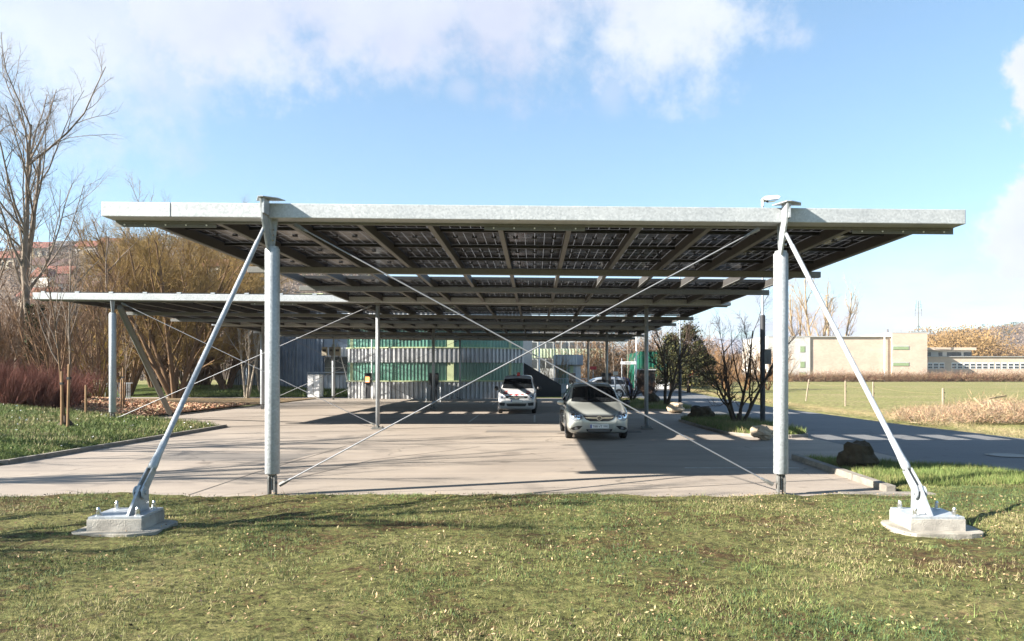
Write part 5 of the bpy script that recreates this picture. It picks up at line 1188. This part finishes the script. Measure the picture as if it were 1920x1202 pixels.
VAN = [(0.00, .34, .55, .60, .70, .50, .78), (.04, .26, .70, .75, .76, .60, .86), (.13, .22, .78, .84, .84, .68, .93), (.32, .2, .82, .87, .92, .73, 1.0), (.65, .2, .84, .895, 1.0, .76, 1.07), (.95, .2, .85, .90, 1.05, .77, 1.13), (1.12, .2, .85, .90, 1.07, .75, 1.22),
       (1.50, .2, .85, .90, 1.09, .70, 1.55), (1.85, .2, .85, .90, 1.1, .665, 1.74), (2.4, .2, .85, .90, 1.1, .66, 1.80), (3.4, .2, .85, .90, 1.1, .66, 1.81), (4.1, .2, .85, .90, 1.1, .66, 1.79), (4.33, .24, .84, .89, 1.1, .65, 1.70), (4.40, .3, .82, .87, 1.1, .64, 1.5)]
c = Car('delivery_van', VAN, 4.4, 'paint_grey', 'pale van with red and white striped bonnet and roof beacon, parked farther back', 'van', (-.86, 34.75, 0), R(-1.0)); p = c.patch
p('windshield', [(-.74, 1.18), (0, 1.15), (.74, 1.18), (.64, 1.63), (0, 1.665), (-.64, 1.63)], 'carglass')
bn = p('bonnet', [(-.76, .90), (-.60, .86), (0, .85), (.60, .86), (.76, .90), (.72, 1.06), (.4, 1.10), (-.4, 1.10), (-.72, 1.06)], 'paint_white', off=.006)
for q in ([(-.62, 1.045), (-.40, 1.09), (-.46, 1.025), (-.62, .985)], [(-.62, .955), (-.44, 1.0), (-.42, .945), (-.58, .91)], [(-.40, .90), (-.20, .955), (-.16, .915), (-.34, .868)], [(-.14, .905), (0, .945), (.14, .905), (.14, .872), (-.14, .872)]):
    p('red_stripe', q, 'red', off=.013, parent=bn, step=.04)
    if abs(q[0][0]+q[2][0]) > .05: p('red_stripe', mir(q), 'red', off=.013, parent=bn, step=.04)
for s in (-1, 1):
    hl = [(.50, .79), (.56, .70), (.78, .70), (.84, .80), (.83, .90), (.72, .88)]; hl = [(a*s, b) for a, b in hl]; hl = hl if s > 0 else hl[::-1]; h = p('headlight', hl, 'headglass', off=.012)
    p('lamp_reflector', arc(.69*s, .79, .055, .055, 14), 'chrome', off=.018, parent=h, step=.03)
    fg = [(.52, .52), (.56, .38), (.80, .40), (.80, .55)]; fg = [(a*s, b) for a, b in fg]; fg = fg if s > 0 else fg[::-1]; p('fog_recess', fg, 'trim', off=.008)
    for nm_, poly in (('front_window', [(1.35, 1.15), (1.6, 1.40), (1.95, 1.60), (2.2, 1.62), (2.2, 1.14)]), ('rear_window', [(2.3, 1.14), (2.3, 1.62), (3.3, 1.62), (3.3, 1.14)])): p(nm_, poly, 'carglass', 'side', side=s)
    for y in (.88, 3.56):
        p('wheel_arch', [(y+.40*math.cos(a), max(.2, .34+.40*math.sin(a))) for a in np.linspace(-.35, math.pi+.35, 22)], 'trim', 'side', side=s, off=.004); c.wheel(s*.90, y, .325, rim='galv_dark')
    mb = MB(); mb.blob((s*1.03, 1.40, 1.16), (.11, .07, .12), 3, .06, 14, 10); mb.build('mirror', 'trim', c.t, smooth=True, local=True)
g = p('grille', [(-.52, .84), (-.50, .74), (.50, .74), (.52, .84)], 'trim', off=.010)
for z in (.765, .80): p('grille_bar', [(-.49, z), (.49, z), (.49, z+.014), (-.49, z+.014)], 'chrome', off=.018, parent=g)
e = p('emblem', arc(0, .795, .078, .078, 22), 'chrome', off=.030, step=.03); p('emblem_centre', arc(0, .795, .062, .062, 20), 'trim', off=.033, parent=e, step=.03)
for q in ([(-.03, .845), (-.018, .845), (0, .81), (.018, .845), (.03, .845), (.004, .797), (-.004, .797)], [(-.056, .82), (-.044, .82), (-.026, .765), (0, .80), (.026, .765), (.044, .82), (.056, .82), (.03, .742), (.022, .742), (0, .775), (-.022, .742), (-.03, .742)]): p('emblem_letter', q, 'chrome', off=.037, parent=e, step=.03)
p('lower_grille', [(-.48, .50), (-.42, .36), (.42, .36), (.48, .50)], 'trim', off=.006)
pl = MB(); pl.box((-.26, -.04, .56), (.26, -.027, .67)); pp = pl.build('number_plate', 'plate_white', c.t, local=True, bevel=.003); pl = MB(); pl.box((-.255, -.0425, .565), (-.215, -.0402, .665)); pl.build('blue_strip', 'eu_blue', pp, local=True)
mb = MB(); mb.tube([(.02, 2.0, 1.78), (.02, 2.0, 1.84), (.02, 2.0, 1.93), (.02, 2.0, 1.95)], [.08, .075, .065, .03], 14); mb.build('roof_beacon', 'beacon', c.t, smooth=True, local=True)
mb = MB(); mb.tube([(-.2, 2.0, 1.79), (-.2, 2.0, 1.84)], [.06, .05], 12); mb.build('antenna_foot', 'trim', c.t, local=True)
# parked cars beyond, seen from their side
minivan('paint_lightsilver', 'pale silver car parked sideways by the dark shrub', (X(1066, 57), 56.2, 0), R(-80), name='parked_car')
minivan('paint_blue', 'dark blue car parked just beyond the pale silver one', (X(1082, 62), 61.5, 0), R(-80), name='parked_car')
# ------------------------------------------------------------------ grass blades
def blades(name, region, n, hmin, hmax, wd, mats, pr, seed, zf, lie=.9, dens=None, zdrop=.01):
    rng = np.random.default_rng(seed); x = rng.uniform(region[0], region[1], n*2); y = region[2]+(region[3]-region[2])*rng.uniform(0, 1, n*2)**(1.25 if region[2] < 6 else 1)
    keep = np.array([dens(a, b) for a, b in zip(x, y)]) > rng.uniform(0, 1, n*2) if dens else np.ones(n*2, bool)
    x = x[keep][:n]; y = y[keep][:n]; n = len(x); z = np.array([zf(a, b) for a, b in zip(x, y)])-zdrop
    h = rng.uniform(hmin, hmax, n)*(.7+.6*rng.random(n)); a = rng.uniform(0, 6.283, n); ln = rng.uniform(.2, 1, n)*lie; b2 = rng.uniform(0, 6.283, n)
    w_ = wd*rng.uniform(.6, 1.3, n); base = np.stack([x, y, z], 1); s = np.stack([np.cos(a)*w_, np.sin(a)*w_, np.zeros(n)], 1)
    tip = base+np.stack([np.cos(b2)*h*ln, np.sin(b2)*h*ln, h*np.sqrt(np.clip(1-ln*ln*.75, .05, 1))], 1)
    V = np.stack([base-s, base+s, tip], 1).reshape(-1, 3)
    # patchy choice of blade colour
    pn = np.array([mnoise.noise(Vector((p*.5, q*.5, seed))) + .6*mnoise.noise(Vector((p*1.9, q*1.9, seed))) for p, q in zip(x, y)]); u = rng.random(n)+pn*.75
    cum = np.cumsum(pr); mi = np.clip(np.searchsorted(cum, u), 0, len(mats)-1)
    return tag(quickmesh(name, V, np.arange(3*n).reshape(-1, 3), mats, mi), kind='stuff')
def inview(x, y): return 1 if (-.745*y-.6 < x < .68*y+.6) else 0
def gdens(x, y):
    if not inview(x, y) or y > edge_y(x)+.05: return 0
    if abs(abs(x)-4.75) < .44 and abs(y-8.93) < .37: return 0
    v = mnoise.noise(Vector((x*.8, y*.8, 9)))+.8*mnoise.noise(Vector((x*2.5, y*2.5, 3))); return (.50+1.0*v+.035*x)*(.25 if mnoise.noise(Vector((x*.45, y*.75, 77))) < -.22 else 1)
blades('grass', (-9.5, 12.5, 4.6, 16.9), 460000, .022, .062, .0034, ['g5', 'g1', 'g2', 'g3', 'g4'], [.2, .28, .28, .17, .12], 1, lz, 1.0, gdens)
blades('verge_grass', (5.9, 9.6, 12.4, 16.8), 30000, .07, .15, .005, ['g1', 'g2', 'g6', 'g3'], [.25, .3, .3, .15], 2, lz, .75, lambda x, y: 1 if y < edge_y(x)-.05 else 0)
blades('tall_tufts', (-9, 11, 5, 11.4), 9000, .07, .13, .004, ['g6', 'g1', 'g2'], [.4, .3, .3], 5, lz, .7, lambda x, y: (1 if mnoise.noise(Vector((x*1.7, y*1.7, 31))) > .42 else 0)*inview(x, y))
blades('left_grass', (-30, -11.1, 12.8, 38), 110000, .05, .12, .008, ['g1', 'g6', 'g2', 'g3', 'g4'], [.22, .26, .26, .16, .10], 3, lambda x, y: gz(x, y)+.03, .9, lambda x, y: 1 if leftlawn_in(x, y) and x > -.745*y-1 and not (x < -16.2 and x > -23 and 28.5 < y < 43.5) else 0)
def inpoly(x, y, P):
    c = False
    for i in range(len(P)):
        (a, b), (d, e) = P[i], P[i-1]
        if (b > y) != (e > y) and x < (d-a)*(y-b)/(e-b)+a: c = not c
    return c
for nm_, P_, sd in (('island_grass', ISL1, 11), ('island_grass', ISL2, 12)):
    x_ = [p[0] for p in P_]; y_ = [p[1] for p in P_]
    blades(nm_, (min(x_), max(x_), min(y_), max(y_)), 16000, .10, .24, .008, ['g1', 'g2', 'g6', 'g3', 'g4'], [.2, .25, .2, .2, .15], sd, lambda x, y: .10, .8, lambda x, y, P_=P_: 1 if inpoly(x, y, P_) else 0)
blades('bank_grass', (-30, -13, 59, 66), 30000, .15, .3, .03, ['g6', 'g2', 'g1'], [.5, .3, .2], 14, lambda x, y: gz(x, y)+.03, .8)
# wood chips and dead leaves
def flakes(name, region, n, s0, s1, mats, seed, zf, dens, lift=.01):
    rng = np.random.default_rng(seed); x = rng.uniform(region[0], region[1], n*3); y = rng.uniform(region[2], region[3], n*3); k = np.array([dens(a, b) for a, b in zip(x, y)]) > rng.random(n*3)
    x = x[k][:n]; y = y[k][:n]; n = len(x); z = np.array([zf(a, b) for a, b in zip(x, y)])+lift; c = np.stack([x, y, z], 1); c[:, 2] += rng.uniform(0, .02, n)
    u = rng.normal(0, 1, (n, 3))*np.array([1, 1, .45]); u /= np.linalg.norm(u, axis=1)[:, None]; v = np.cross(u, rng.normal(0, .5, (n, 3))+np.array([0, 0, 1])); v /= np.linalg.norm(v, axis=1)[:, None]
    s = rng.uniform(s0, s1, (n, 1)); V = np.stack([c-u*s, c+v*s*.45, c+u*s, c-v*s*.45], 1).reshape(-1, 3)
    return tag(quickmesh(name, V, np.arange(4*n).reshape(-1, 4), mats, rng.integers(0, len(mats), n), 4), kind='stuff')
flakes('wood_chips', (-23, -16.3, 28.6, 44), 14000, .04, .10, ['chip1', 'chip2', 'g4', 'chip1'], 21, lambda x, y: gz(x, y)+.12, lambda x, y: 1 if inpoly(x, y, mp) else 0, .03)
flakes('fallen_leaves', (-9, 10, 4.8, 11.6), 7000, .008, .022, ['g4', 'leafdead', 'g3', 'bark_brown', 'bark_dark', 'leafdead', 'twig_brown', 'bark_dark'], 22, lz, lambda x, y: inview(x, y)*(.55+.9*mnoise.noise(Vector((x*.7, y*.7, 50)))), .018)
flakes('leaf_litter', (-24, -11.2, 13, 27), 900, .02, .05, ['g4', 'leafdead', 'white'], 23, lambda x, y: gz(x, y)+.05, lambda x, y: 1 if leftlawn_in(x, y) else 0, .03)

# ------------------------------------------------------------------ thin air haze over the whole valley
mb = MB(); mb.box((-1400, -80, -2.6), (2000, 1900, 140)); hz = mb.build('haze', 'black'); hz.data.materials.clear()
m = bpy.data.materials.new('haze_air'); m.use_nodes = True; nt = m.node_tree; nt.nodes.clear()
o = nt.nodes.new('ShaderNodeOutputMaterial'); v = nt.nodes.new('ShaderNodeVolumePrincipled'); v.inputs['Color'].default_value = (.86, .90, 1, 1); v.inputs['Density'].default_value = .00016; v.inputs['Anisotropy'].default_value = .2
nt.links.new(v.outputs[0], o.inputs['Volume']); hz.data.materials.append(m); tag(hz, kind='stuff')
